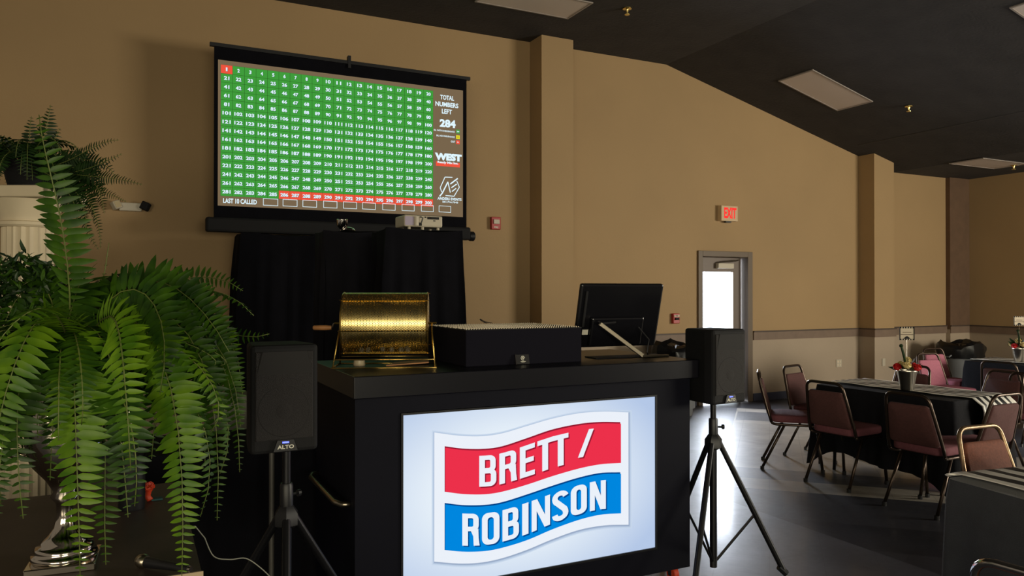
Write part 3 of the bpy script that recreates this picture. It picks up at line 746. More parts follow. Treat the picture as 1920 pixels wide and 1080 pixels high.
# grey crate & backstage table behind the left speaker
t = thing('storage_bin', 'pale grey plastic storage bin low behind the fern, against the drapes', 'bin', (.80, 6.9, 0))
MB().box(-.2, .14, -.15, .15, 0, .68).build('bin_body', 'palebox', t, bevel=.015)
MB().box(-.215, .155, -.165, .165, .68, .73).build('lid', 'palebox', t, bevel=.01)
folding_table('folding table hidden under the floor length black cloth behind the left speaker', .66, 4.62, .62, 1.4, 0)
cloth('tablecloth', 'floor length black cloth on the table behind the left loudspeaker', .66, 4.62, .62, 1.4, 0, .755, .73, 'drape', amp=.03, tail=0, seed=12)

# ------------------------------------------------------------------ booth
bx0, bx1, by0, by1, bzt = .885, 2.76, 3.35, 4.15, 1.23
t = thing('dj_booth', 'navy black booth on casters with a thick counter and a television set in its front', 'booth', ((bx0+bx1)/2, (by0+by1)/2, 0))
ox, oy = (bx0+bx1)/2, (by0+by1)/2
tx0, tx1, tz0, tz1 = 1.107, 2.524, .226, 1.038
def LB(b, x0, x1, y0, y1, z0, z1, mi=0): return b.box(x0-ox, x1-ox, y0-oy, y1-oy, z0, z1, mi)
b = MB(); e = .012
LB(b, bx0, tx0-e, by0, by0+.04, .085, bzt-.1); LB(b, tx1+e, bx1, by0, by0+.04, .085, bzt-.1)
LB(b, tx0-e, tx1+e, by0, by0+.04, .085, tz0-e); LB(b, tx0-e, tx1+e, by0, by0+.04, tz1+e, bzt-.1)
b.build('front_panel', 'booth', t)
for nm, x0, x1, y0, y1 in (('side_panel', bx0, bx0+.03, by0+.04, by1), ('side_panel', bx1-.03, bx1, by0+.04, by1), ('rear_panel', bx0+.03, bx1-.03, by1-.03, by1)):
    b = MB(); LB(b, x0, x1, y0, y1, .085, bzt-.1); b.build(nm, 'booth', t)
b = MB(); LB(b, bx0+.03, bx1-.03, by0+.04, by1-.03, .085, .115); b.build('bottom_panel', 'booth', t)
b = MB(); LB(b, bx0-.018, bx1+.022, by0-.05, by1+.02, bzt-.1, bzt); b.build('countertop', 'boothtop', t, bevel=.004)
b = MB(); hx = bx0-ox
b.tube([(hx, 3.43-oy, .64), (hx-.035, 3.44-oy, .64), (hx-.055, 3.5-oy, .64), (hx-.055, 4.02-oy, .64), (hx-.035, 4.08-oy, .64), (hx, 4.09-oy, .64)], .013, 10)
b.build('side_handle', 'steel', t, True, ang=0)
for x in (bx0+.07, bx1-.07):
    for y in (by0+.06, by1-.07):
        c = MB(); c.lathe([(.036, -.016), (.04, -.012), (.04, .012), (.036, .016)], (x-ox, y-oy, .04), 18, axis='x'); c1_ = c.build('caster', 'orange', t, True)
        c = MB(); c.box(x-ox-.026, x-ox+.026, y-oy-.03, y-oy+.03, .078, .085); c.box(x-ox-.024, x-ox-.019, y-oy-.014, y-oy+.014, .03, .08); c.box(x-ox+.019, x-ox+.024, y-oy-.014, y-oy+.014, .03, .08)
        c.lathe([(.012, -.018), (.012, .018)], (x-ox, y-oy, .04), 10, axis='x'); c.build('caster_bracket', 'chrome', c1_)

# television in the booth front
TY = by0-.004
t = thing('television', 'wide flat television showing the BRETT / ROBINSON flag in the booth front', 'television', ((tx0+tx1)/2, by0+.02, (tz0+tz1)/2))
mx_, my_, mz_ = (tx0+tx1)/2, by0+.02, (tz0+tz1)/2
def tvp(cx, cy):     # close-up pixel of the photograph's booth crop -> point of the screen plane
    v = atY(560+cx*.39583, 680+cy*.39583, by0); return v.x-mx_, v.z-mz_
HX, HZt = (tx1-tx0)/2, (tz1-tz0)/2
b = MB(); f_ = .010
b.box(-HX-f_, -HX, -.026, .03, -HZt-f_, HZt+f_); b.box(HX, HX+f_, -.026, .03, -HZt-f_, HZt+f_); b.box(-HX, HX, -.026, .03, -HZt-f_, -HZt); b.box(-HX, HX, -.026, .03, HZt, HZt+f_)
b.box(-HX, HX, .004, .03, -HZt, HZt)
b.build('bezel', 'plastic', t)
def tvbg():
    m = bpy.data.materials.new('television_picture'); m.use_nodes = True; nt = m.node_tree; nt.nodes.remove(nt.nodes['Principled BSDF'])
    tc = nt.nodes.new('ShaderNodeTexCoord'); mp = nt.nodes.new('ShaderNodeMapping'); mp.inputs['Scale'].default_value = (1.05, 0, 1.7); mp.inputs['Location'].default_value = (.12, 0, -.02)
    g = nt.nodes.new('ShaderNodeTexGradient'); g.gradient_type = 'SPHERICAL'
    r = nt.nodes.new('ShaderNodeValToRGB'); r.color_ramp.elements[0].color = lin((184, 204, 236)); r.color_ramp.elements[1].color = lin((236, 246, 255)); r.color_ramp.elements[1].position = .55
    e = nt.nodes.new('ShaderNodeEmission'); e.inputs[1].default_value = .95
    nt.links.new(tc.outputs['Object'], mp.inputs[0]); nt.links.new(mp.outputs[0], g.inputs[0]); nt.links.new(g.outputs['Fac'], r.inputs['Fac'])
    nt.links.new(r.outputs[0], e.inputs[0]); nt.links.new(e.outputs[0], nt.nodes['Material Output'].inputs[0]); return m
b = MB(); quad(b, -HX, HX, -HZt, HZt, -.018, 0); b.build('display_panel', tvbg(), t)
XS = [643, 760, 860, 960, 1080, 1200, 1330, 1450, 1562]
FT = [330, 345, 348, 335, 300, 265, 239, 231, 235]; FBm = [940, 949, 945, 925, 885, 835, 790, 769, 766]
RX = [692, 780, 880, 960, 1080, 1200, 1330, 1430, 1523]
RT = [395, 406, 407, 396, 357, 316, 289, 280, 281]; RBt = [610, 621, 622, 610, 576, 536, 499, 480, 474]
BT = [663, 673, 672, 660, 623, 582, 542, 521, 518]; BBt = [885, 893, 890, 875, 838, 787, 741, 718, 712]
def itp(xs, ys, x):
    x = max(xs[0], min(xs[-1], x)); k = 0
    while k < len(xs)-2 and x > xs[k+1]: k += 1
    def sl(i):
        if i <= 0 or i >= len(xs)-1: 
            i0 = max(0, min(len(xs)-2, i)) ; return (ys[i0+1]-ys[i0])/(xs[i0+1]-xs[i0])
        return (ys[i+1]-ys[i-1])/(xs[i+1]-xs[i-1])
    h = xs[k+1]-xs[k]; u = (x-xs[k])/h; m0, m1 = sl(k)*h, sl(k+1)*h
    return ys[k]*(2*u**3-3*u*u+1)+m0*(u**3-2*u*u+u)+ys[k+1]*(-2*u**3+3*u*u)+m1*(u**3-u*u)
def ribbon(b, xs, top, bot, y, mi, dx=0, dy=0, n=40, grow=0):
    vs = []
    for k in range(n+1):
        x = xs[0]-grow+(xs[-1]-xs[0]+2*grow)*k/n
        for ys, g in ((top, -grow), (bot, grow)):
            a = tvp(x+dx, itp(xs, ys, x)+dy+g); vs.append((a[0], y, a[1]))
    b.add(vs, [(2*k, 2*k+1, 2*k+3, 2*k+2) for k in range(n)], mi)
LG = [emit('tv_white', (240, 246, 255), .95), emit('tv_red', (236, 48, 74), 1.0), emit('tv_blue', (0, 134, 222), 1.0), emit('tv_soft_shadow', (186, 204, 228), .95),
      emit('tv_dark_red', (150, 24, 48), 1.0), emit('tv_dark_blue', (0, 70, 140), 1.0), emit('tv_shadow_core', (160, 178, 206), .92), emit('tv_shadow_rim', (204, 220, 240), .95)]
b = MB()
ribbon(b, XS, FT, FBm, -.0184, 7, 2, 4, grow=13); ribbon(b, XS, FT, FBm, -.0187, 3, 2, 4, grow=8); ribbon(b, XS, FT, FBm, -.019, 6, 2, 4, grow=3); ribbon(b, XS, FT, FBm, -.0195, 0)
ribbon(b, RX, RT, RBt, -.0198, 4); ribbon(b, RX, [v+7 for v in RT], RBt, -.0201, 1, dx=3)
ribbon(b, RX, BT, BBt, -.0198, 5); ribbon(b, RX, [v+7 for v in BT], BBt, -.0201, 2, dx=3)
def wtext(st, x0, x1, top, bot, f0, f1, mi, y, dx=0, dy=0, off=.045, slant=0):
    v, f, _ = text_geo(st, off)
    vs = []
    for u, w_ in v:
        x = x0+(x1-x0)*u; ff = f0+(f1-f0)*(1-w_)
        a = tvp(x+dx, itp(RX, top, x)*(1-ff)+itp(RX, bot, x)*ff+dy); vs.append((a[0], y, a[1]))
    b.add(vs, f, mi)
# condensed bold capitals drawn as strokes; x in close-up pixels, second coordinate 0 (foot) .. 1 (cap height)
def arc(cx, cy, rx, ry, a0, a1, n=7): return [(cx+rx*cos(R(a0+(a1-a0)*k/n)), cy+ry*sin(R(a0+(a1-a0)*k/n))) for k in range(n+1)]
def glyph(ch, w):
    """list of closed polygons or (outer, inner) rings in a w x 150 box"""
    H, vs_, hs = 150, 27, 23; q = []
    rect = lambda x0, x1, y0, y1: [(x0, y0), (x1, y0), (x1, y1), (x0, y1)]
    def band(o, i_): return [[o[k], o[k+1], i_[k+1], i_[k]] for k in range(len(o)-1)]
    if ch == 'I': q = [rect(0, w, 0, H)]
    elif ch == 'T': q = [rect(0, w, H-hs, H), rect(w/2-14, w/2+14, 0, H-hs)]
    elif ch == 'E': q = [rect(0, vs_, 0, H), rect(vs_, w, 0, hs), rect(vs_, w, H-hs, H), rect(vs_, w-5, 66, 66+hs)]
    elif ch == 'N': q = [rect(0, 24, 0, H), rect(w-24, w, 0, H), [(0, H), (26, H), (w, 0), (w-26, 0)]]
    elif ch == 'O':
        o = arc(w-30, H-30, 30, 30, 0, 90)+arc(30, H-30, 30, 30, 90, 180)+arc(30, 30, 30, 30, 180, 270)+arc(w-30, 30, 30, 30, 270, 360); o.append(o[0])
        ii = arc(w-40, H-36, 13, 14, 0, 90)+arc(40, H-36, 13, 14, 90, 180)+arc(40, 36, 13, 14, 180, 270)+arc(w-40, 36, 13, 14, 270, 360); ii.append(ii[0])
        q = band(o, ii)
    elif ch in 'BR':
        q = [rect(0, vs_, 0, H)]
        def bowl(y0, y1, ww):
            m = (y0+y1)/2; ry = (y1-y0)/2; r_ = min(28, ry)
            o = [(vs_, y0)]+arc(ww-r_, y0+r_, r_, r_, 270, 360)+arc(ww-r_, y1-r_, r_, r_, 0, 90)+[(vs_, y1)]
            i_ = [(vs_, y0+21)]+arc(ww-vs_-6, y0+21+8, 7, 8, 270, 360)+arc(ww-vs_-6, y1-21-8, 7, 8, 0, 90)+[(vs_, y1-21)]
            return band(o, i_)
        q += bowl(68, H, w-3)
        if ch == 'B': q += bowl(0, 84, w)
        else: q += [[(w-30, 66), (w-5, 80), (w-3, 30), (w-29, 40)], [(w-29, 42), (w-3, 32), (w+1, 0), (w-27, 0)], [(w-40, 68), (w-20, 84), (w-6, 66), (w-29, 44)]]
    elif ch == 'S':
        c = arc(w/2, H-33, w/2-13, 21, 5, 180, 9)+arc(w/2+2, H-33, w/2-11, 30, 180, 235, 4)[1:]+arc(w/2-2, 33, w/2-11, 34, 55, 0, 4)+arc(w/2, 33, w/2-13, 21, 0, -185, 10)[1:]
        o = []; i_ = []
        for k, p in enumerate(c):
            p0 = c[max(0, k-1)]; p1 = c[min(len(c)-1, k+1)]; dx_, dy_ = p1[0]-p0[0], p1[1]-p0[1]; l = math.hypot(dx_, dy_); nx_, ny_ = -dy_/l, dx_/l
            hw = 13 if abs(nx_) > abs(ny_) else 12
            o.append((p[0]+nx_*hw, p[1]+ny_*hw)); i_.append((p[0]-nx_*hw, p[1]-ny_*hw))
        q = band(o, i_)
    return q
def word(letters, top, bot, f0, f1, mi, y, dx, dy):
    for ch, x0, x1 in letters:
        for poly in glyph(ch, x1-x0):
            vs = []
            for gx, gy in poly:
                x = x0+gx; ff = f0+(f1-f0)*(1-gy/150)
                a = tvp(x+dx, itp(RX, top, x)*(1-ff)+itp(RX, bot, x)*ff+dy); vs.append((a[0], y, a[1]))
            b.add(vs, [tuple(range(len(vs)))], mi)
for mi, y, dx, dy in ((4, -.0206, 6, 6), (0, -.0212, 0, 0)):
    word((('B', 855, 936), ('R', 950, 1033), ('E', 1047, 1118), ('T', 1130, 1204), ('T', 1204, 1277)), RT, RBt, .15, .83, mi, y, dx, dy)
    pts = [tvp(x+dx, yy+dy) for x, yy in ((1322, 449), (1346, 446), (1397, 311), (1374, 314))]
    b.add([(p_[0], y, p_[1]) for p_ in pts], [(0, 1, 2, 3)], mi)
for mi, y, dx, dy in ((5, -.0206, 6, 6), (0, -.0212, 0, 0)):
    word((('R', 775, 856), ('O', 868, 951), ('B', 965, 1043), ('I', 1058, 1088), ('N', 1103, 1190), ('S', 1200, 1277), ('O', 1288, 1364), ('N', 1378, 1454)), BT, BBt, .18, .87, mi, y, dx, dy)
b.build('flag_logo', LG, t)

# ------------------------------------------------------------------ things on the counter
# ball cage
cc = Vector((1.135, 3.70, 1.446)); t = thing('raffle_cage', 'brass perforated raffle ball cage with wooden crank on the booth counter', 'raffle cage', (cc.x, cc.y, bzt), R(-22))
zc0 = cc.z-bzt; HL, RA = .205, .152
def perf(r, L, p):
    N = int(2*pi*r/p/2)*2; p = 2*pi*r/N; dy = p*math.sqrt(3)/2; Mr = int(L/dy); vs = []; fs = []
    Ro = p/math.sqrt(3); Ri = Ro*.64
    for j in range(Mr):
        for i in range(N):
            u = (i+.5*(j % 2))*p; v = -L/2+(j+.5)*dy; o = len(vs)
            for rr in (Ro, Ri):
                for k in range(6):
                    a = R(60*k+30); uu = u+rr*cos(a); vv = v+rr*sin(a); th = uu/r
                    vs.append((vv, r*cos(th), zc0+r*sin(th)))
            for k in range(6): fs.append((o+k, o+(k+1) % 6, o+6+(k+1) % 6, o+6+k))
    return vs, fs
vs, fs = perf(RA, 2*HL, .0082); o = MB().add(vs, fs).build('perforated_drum', 'brass', t, True, ang=0)
for s in (-1, 1):
    b = MB(); b.lathe([(RA+.002, s*HL-.004), (RA+.004, s*HL), (RA+.002, s*HL+.004), (.02, s*HL+.006)], (0, 0, zc0), 40, axis='x', close=False); b.build('end_plate', 'brassdark', t, True)
b = MB()
for k in range(6):
    a = R(60*k+12); b.tube([(-HL-.012, (RA+.004)*cos(a), zc0+(RA+.004)*sin(a)), (HL+.012, (RA+.004)*cos(a), zc0+(RA+.004)*sin(a))], .0028, 6)
b.build('drum_rod', 'brassdark', t, True)
b = MB(); b.tube([(-HL-.05, 0, zc0), (HL+.045, 0, zc0)], .005, 8); b.build('axle', 'brassdark', t, True)
b = MB(); b.tube([(-HL-.05, 0, zc0), (-HL-.055, 0, zc0-.004), (-HL-.06, 0, zc0-.018), (-HL-.075, 0, zc0-.022)], .004, 6); cr = b.build('crank', 'steel', t, True)
b = MB(); b.lathe([(.008, -.155), (.0115, -.15), (.0125, -.12), (.0125, -.09), (.010, -.065)], (-HL, 0, zc0-.022), 14, axis='x'); b.build('crank_handle', 'wood', cr, True)
for s in (-1, 1):
    b = MB(); x = s*(HL+.022)
    b.tube([(x+s*.018, -.12, .004), (x, -.02, zc0-.03), (x, 0, zc0), (x, .02, zc0-.03), (x+s*.018, .12, .004)], .0038, 8); b.build('side_support', 'brassdark', t, True, ang=0)
b = MB(); X_ = HL+.045
b.tube([(-X_, -.125, .004), (X_, -.125, .004)], .0038, 6); b.tube([(-X_, .125, .004), (X_, .125, .004)], .0038, 6)
b.tube([(-X_, -.125, .004), (-X_, .125, .004)], .0038, 6); b.tube([(X_, -.125, .004), (X_, .125, .004)], .0038, 6)
b.tube([(-HL-.035, -.10, .042), (HL+.035, -.10, .042)], .0032, 6); b.tube([(-HL-.035, .10, .042), (HL+.035, .10, .042)], .0032, 6)
b.build('base_frame', 'brassdark', t, True, ang=0)
ballm = MB().sphere((0, 0, 0), .0135, 14)
proto_ball = None
for k, (x, y, dz) in enumerate(((-.12, -.02, .0), (-.09, .01, .0), (.03, -.03, .004), (.075, .0, 0), (.11, -.02, .002), (.10, .03, .005), (-.02, .025, .003))):
    z = bzt+zc0-math.sqrt((RA-.0175)**2-y*y)+.0
    if proto_ball is None:
        proto_ball = ballm.build('raffle_ball', 'ball', None, True, ang=0); o = proto_ball
        tag(o, 'small ivory raffle ball resting in the bottom of the brass cage', 'ball', 'raffle balls in the cage')
    else: o = proto_ball.copy(); C.objects.link(o)
    o.location = (cc.x+x*cos(R(22))+y*sin(R(22)), cc.y-x*sin(R(22))+y*cos(R(22)), z)
# catch cup and chute under the cage
b = MB(); b.lathe([(.028, 0), (.03, .004), (.027, .028), (.024, .028), (.02, .006)], (0, 0, 0), 18); o = b.build('ball_cup', 'ball', None, True); o.location = (cc.x-.11, cc.y+.10, bzt); tag(o, 'small ivory cup on the counter under the left of the raffle cage', 'cup')
b = MB(); b.add([(-.10, -.03, .0), (.12, -.045, .008), (.15, .035, .012), (-.03, .04, .004), (-.10, -.03, .006), (.12, -.045, .014), (.15, .035, .018), (-.03, .04, .012)], [(3, 2, 1, 0), (4, 5, 6, 7), (0, 1, 5, 4), (1, 2, 6, 5), (2, 3, 7, 6), (3, 0, 4, 7)])
o = b.build('wooden_paddle', 'wood'); o.location = (cc.x+.1, cc.y+.03, bzt+.0005); tag(o, 'flat pale wooden paddle lying under the right of the raffle cage', 'paddle')
# black tray with beaded lid
a = 1.477; t = thing('beaded_box', 'long black box topped with rows of tiny pale beads, between cage and monitor', 'box', (a+.335, 3.76, bzt))
MB().box(-.335, .335, -.27, .27, 0, .18).build('box_body', 'blackbox', t, bevel=.003)
b = MB(); b.box(-.335, .335, -.27, .27, .1802, .184); b.build('lid', 'ink', t)
b = MB()
for i in range(48):
    for j in range(16):
        x = -.325+.65*i/47+(.003 if j % 2 else -.003); y = -.26+.52*j/15
        b.sphere((x, y, .1865), .0034, 6)
o = b.build('bead_studs', 'bead', t, True, ang=0); o['kind'] = 'stuff'
b = MB(); b.tube([(-.03, .24, .188), (-.06, .245, .2), (-.075, .25, .212), (-.07, .255, .214), (-.04, .25, .197), (-.0, .24, .19)], .0022, 6); o = b.build('cable_end', 'plastic'); o.location = (a+.335+.06, 3.79, bzt+.001); tag(o, 'short loop of black cable lying on the beaded box lid', 'cable')
# business card on a stand
p = atZ(989, 685, bzt); t = thing('business_card_stand', 'small black business card with pale emblem leaning on the beaded box', 'card stand', (p.x, 3.475, bzt))
T = Matrix.Rotation(R(-14), 4, 'X')
MB().box(-.04, .036, -.002, .001, .003, .052, 0, T).build('card', 'ink', t)
MB().box(-.044, -.0405, -.006, .012, 0, .053, 0, T).build('holder_edge', 'chrome', t)
b = MB()
def cs(p0, p1, w_=.0012):
    p_, q_ = Vector((p0[0], -.0026, p0[1])), Vector((p1[0], -.0026, p1[1])); d = (q_-p_).normalized(); n = Vector((-d.z, 0, d.x))*w_
    b.add([T @ v for v in (p_-n, q_-n, q_+n, p_+n)], [(0, 1, 2, 3)])
hx_ = [(.011*cos(R(60*k))+.0, .033+.012*sin(R(60*k))) for k in range(6)]
for k in (0, 1, 2, 3, 4): cs(hx_[k], hx_[k+1] if k < 5 else hx_[0])
cs((-.006, .026), (.0, .041)); cs((.0, .041), (.003, .027)); cs((.002, .037), (.009, .041)); cs((.003, .031), (.009, .034))
cs((-.015, .016), (.015, .016), .0009); cs((-.010, .012), (.010, .012), .0007)
b.build('emblem', 'whiteink', t)

# touch monitor seen from behind
t = thing('monitor', 'black monitor seen from behind with a slanted steel stand on the right of the counter', 'monitor', (2.50, 3.64, bzt), R(-4))
T = Matrix.Translation((0, .02, .235)) @ Matrix.Rotation(R(15), 4, 'X')
MB().box(-.27, .27, -.012, .02, -.185, .19, 0, T).build('screen_housing', 'monitorp', t, bevel=.012)
b = MB(); b.box(-.19, .15, -.04, -.012, -.17, .0, 0, T); b.build('rear_cover', 'monitorp', t, bevel=.01)
b = MB(); b.box(-.24, -.225, -.02, -.012, -.06, .15, 0, T); b.build('side_strip', 'plasticm', t, bevel=.003)
b = MB(); b.box(-.232, -.195, -.016, -.0123, -.105, -.075, 0, T); b.build('sticker', 'whiteink', t)
b = MB(); pA = T @ Vector((-.13, -.045, -.045)); 
def bar(b, p0, p1, w_, h_):
    p0, p1 = Vector(p0), Vector(p1); d = (p1-p0).normalized(); s_ = d.cross(Vector((0, 1, 0))).normalized()
    vs = [p+s_*sx*h_+Vector((0, sy*w_, 0)) for p in (p0, p1) for sx, sy in ((-1, -1), (1, -1), (1, 1), (-1, 1))]
    b.add(vs, [(0, 1, 2, 3), (7, 6, 5, 4), (0, 4, 5, 1), (1, 5, 6, 2), (2, 6, 7, 3), (3, 7, 4, 0)])
bar(b, (-.16, -.045, .195), (.085, -.10, .012), .008, .011); bar(b, (.075, -.10, .010), (.27, -.08, .006), .008, .006)
b.build('stand_arm', 'steel', t, bevel=.002)
MB().tube([(-.16, -.045, .195), (-.05, -.03, .2)], .006, 8).build('stand_pivot', 'plasticm', t)
MB().box(-.2, .27, -.075, .06, .0, .006).build('base_plate', 'plasticm', t, bevel=.002)
MB().tube([(.1, -.03, .17), (.14, -.08, .1), (.12, -.09, .03), (.16, -.04, .008)], .004, 6).build('monitor_cable', 'plastic', t, True)

# ------------------------------------------------------------------ loudspeakers on tripods
def speaker(label, x, y, z, rz):
    t = thing('loudspeaker', label, 'loudspeaker', (x, y, z), rz)
    w_, h_, d_ = .125, .41, .125
    poly = [(-w_, -d_), (w_, -d_), (w_*1.02, -d_*.5), (w_*.8, d_), (-w_*.8, d_), (-w_*1.02, -d_*.5)]
    n = len(poly); vs = [(a, b_, zz) for zz in (0, h_) for a, b_ in poly]
    MB().add(vs, [tuple(range(n))[::-1], tuple(range(n, 2*n))]+[(i, (i+1) % n, (i+1) % n+n, i+n) for i in range(n)]).build('cabinet', 'plasticm', t, bevel=.014)
    MB().box(-w_+.014, w_-.02, -d_-.008, -d_+.002, .05, h_-.025).build('grille', 'grille', t, bevel=.008)
    b = MB(); b.lathe([(.095, -d_-.0088), (.097, -d_-.0086), (.099, -d_-.0075)], (-.005, 0, .16), 36, axis='y', close=False); b.build('woofer_ring', 'cone', t, True)
    b = MB(); b.lathe([(.001, -d_-.0115), (.022, -d_-.0105), (.03, -d_-.0085)], (-.005, 0, .16), 20, axis='y', close=False); b.build('dust_cap', 'grille', t, True)
    b = MB(); b.add([(-w_+.02, -d_-.0085, .30), (w_-.025, -d_-.0085, .30), (w_-.045, -d_-.011, .385), (-w_+.04, -d_-.011, .385)], [(0, 1, 2, 3)]); b.build('horn', 'cone', t)
    b = MB(); b.prism([(-.045, .008), (.045, .008), (.03, .05), (-.03, .05)], -d_-.010, -d_-.001); bd = b.build('badge_plate', 'plastic', t)
    b = MB(); put_text(b, 'ALTO', 0, .024, .015, -d_-.0108, w=.062, offset=.03); b.build('badge_lettering', 'whiteink', bd)
    b = MB(); b.box(-.012, .012, -d_-.0112, -d_-.0098, .038, .044); b.build('power_led', 'blueled', bd)
    for sx in (-1, 1):
        MB().tube([(sx*.08, d_-.02, h_*.55), (sx*.085, d_-.01, h_*.7)], .01, 6).build('rear_knob', 'plastic', t, True)
    return t
def tripod(label, x, y, rz, zt, hub, foot_r=.52, low=.1, slope=0):
    t = thing('speaker_stand', label, 'speaker stand', (x, y, 0), rz)
    MB().tube([(0, 0, low), (0, 0, hub+.12)], .021, 12).build('lower_pole', 'standm', t, True)
    MB().tube([(0, 0, hub+.05), (0, 0, zt)], .0165, 12).build('upper_pole', 'standm', t, True)
    b = MB(); b.lathe([(.024, hub+.04), (.026, hub+.05), (.026, hub+.13), (.022, hub+.14)], n=14); b.lathe([(.034, hub-.035), (.05, hub-.025), (.05, hub+.02), (.028, hub+.05)], n=6); b.build('collar', 'plastic', t, True)
    b = MB(); b.tube([(.02, 0, hub+.09), (.055, 0, hub+.09)], .006, 6); b.lathe([(.014, -.006), (.014, .006)], (.055, 0, hub+.09), 10, axis='x'); b.build('knob', 'plastic', t)
    b = MB(); b.lathe([(.02, low-.03), (.022, low+.02)], n=12); b.build('lower_cap', 'plastic', t)
    for k in range(3):
        a = R(120*k); c_, s_ = cos(a), sin(a)
        l = MB().tube([(.035*c_, .035*s_, hub), (foot_r*c_, foot_r*s_, .02)], .0165, 10).build('leg', 'standm', t, True)
        MB().tube([((foot_r-.03)*c_, (foot_r-.03)*s_, .05), ((foot_r+.012)*c_, (foot_r+.012)*s_, .012)], .019, 8).build('rubber_foot', 'plastic', l, True)
        m_ = .55; px_, pz_ = .035+(foot_r-.035)*m_, hub+(.02-hub)*m_
        MB().tube([(.018*c_, .018*s_, low+.01), (px_*c_, px_*s_, pz_)], .0075, 6).build('brace', 'standm', t, True)
    return t
# left
zl = CAMZ-(838-HZ)/FPX*3.08
pL = atD(524, 838, 3.00); speaker('black loudspeaker with a pale badge on a tripod beside the fern', pL.x, pL.y+.02, .99, R(2))
tripod('black tripod stand under the left loudspeaker beside the booth', pL.x+.035, pL.y+.04, R(20), .99, .70, .46, .12)
pR = atD(1337, 748, 4.32); speaker('black loudspeaker on a tripod in front of the exit door', pR.x, pR.y, .985, R(4))
tripod('black tripod stand right of the booth with legs spread over the bright floor', pR.x, pR.y, R(-26), .985, .75, .40, .08)

# ------------------------------------------------------------------ fern corner
# side table
t = thing('side_table', 'dark brown topped table with beige edge under the silver urn', 'table', (-.95, 3.05, 0))
MB().box(-1.1, 1.135, -.595, .60, .752, .77).build('tabletop', 'brownlam', t)
MB().box(-1.1, 1.14, -.60, -.5955, .735, .7695).build('edge_band', 'beige', t)
for sx in (-1.02, 1.05):
    for sy in (-.5, .5): MB().tube([(sx, sy, .752), (sx, sy, 0)], .016, 8).build('leg', 'standm', t, True)
# urn
UC = Vector((-.185, 2.70, .77))
t = thing('silver_urn', 'tall silver urn on a square foot holding the large fern', 'urn', UC, R(-4))
MB().box(-.093, .093, -.093, .093, 0, .022).build('square_foot', 'silver', t, bevel=.003)
prof = [(.088, .022), (.092, .03), (.088, .04), (.078, .043), (.082, .052), (.076, .062), (.062, .066), (.064, .075), (.045, .09), (.028, .115), (.022, .15), (.024, .19), (.04, .21), (.03, .225), (.05, .26), (.09, .31), (.115, .38), (.12, .46), (.105, .53), (.1, .56), (.125, .60), (.13, .605), (.118, .6)]
MB().lathe(prof, n=36, close=False).build('urn_body', 'silver', t, True, ang=0)
MB().lathe([(.118, .585), (.06, .60), (.001, .602)], n=20, close=False).build('potting_soil', 'soil', t)
for s in (-1, 1):
    MB().tube(arc_pts((s*.1, 0, .34), (s*.2, 0, .34), (s*.17, 0, .45), 6)+arc_pts((s*.17, 0, .46), (s*.15, 0, .52), (s*.1, 0, .5), 5), .011, 8).build('handle', 'silver', t, True, ang=0)
# fern fronds
def bez(P, n):
    P = [Vector(p) for p in P]
    out = []
    for i in range(n+1):
        u = i/n; Q = list(P)
        while len(Q) > 1: Q = [Q[k]*(1-u)+Q[k+1]*u for k in range(len(Q)-1)]
        out.append(Q[0])
    return out
def frond(parent, P, Lm, sp, m, nrm=None, wid=.3, droop=.25, rnd=random, start=.12, tip=.06, curl=0, name='frond'):
    path = bez(P, 40); ln = [0]
    for i in range(40): ln.append(ln[-1]+(path[i+1]-path[i]).length)
    tot = ln[-1]; b = MB(); base = parent.location
    path = [p-base for p in path]
    b.tube(path[::4], [.0022*(1-.7*i/10)+.0006 for i in range(11)], 4, 1)
    N = int(tot/sp)
    nrm = Vector(nrm) if nrm is not None else None
    for k in range(N):
        s = (k+.5)/N
        if s < start: continue
        L = s*tot; i = 0
        while i < 39 and ln[i+1] < L: i += 1
        u = (L-ln[i])/(ln[i+1]-ln[i]+1e-9); p = path[i].lerp(path[i+1], u); tg = (path[i+1]-path[i]).normalized()
        nn = nrm if nrm is not None else Vector((0, 0, 1))+tg*.01
        side = tg.cross(nn)
        if side.length < .15: side = tg.cross(Vector((-SA, -CA, .2)))
        side.normalize(); up = side.cross(tg).normalized()
        e = (s-start)/(1-start); l = Lm*(min(1, .45+e*2.2))*min(1, (1-e)*1.9+tip)**.8
        for sg in (-1, 1):
            ll = l*rnd.uniform(.86, 1.1)
            d = (side*sg+tg*rnd.uniform(.12, .34)+up*rnd.uniform(-.12, .12)).normalized()
            wv = d.cross(up).normalized()*(ll*wid*.5); fold = up*(.12*ll*wid)
            dr = rnd.uniform(.5, 1.4)*droop
            def at(f): return p+d*(ll*f)-up*(dr*ll*f*f)-Vector((0, 0, .12*dr*ll*f*f))
            st = [(0.0, .35), (.2, 1.0), (.5, .95), (.8, .55), (1.0, .03)]
            vs = []
            for f, ww in st:
                c = at(f); vs += [c-wv*ww, c-fold*ww*.9, c+wv*ww]
            fs = []
            for q in range(4):
                for c in (0, 1): fs.append((q*3+c, q*3+c+1, q*3+c+4, q*3+c+3))
            b.add(vs, fs, 0)
    return b.build(name, [m, 'stem'], parent, True, ang=0)
t = thing('fern', 'large Boston fern spilling from the silver urn at the left of the photo', 'plant', (UC.x, UC.y, 1.37))
fern = t; rnd = random.Random(21); cen = Vector((UC.x, UC.y, 1.38))
VC = Vector((-.4446, -.8957, .15))     # roughly towards the room's front, where the hanging fronds face
def pf(pts, Lm, sp, m, nrm=VC, **k):
    frond(fern, [cen+Vector((rnd.uniform(-.03, .03), rnd.uniform(-.03, .03), .02))]+[atD(*q) for q in pts], Lm, sp, m, nrm, rnd=rnd, **k)
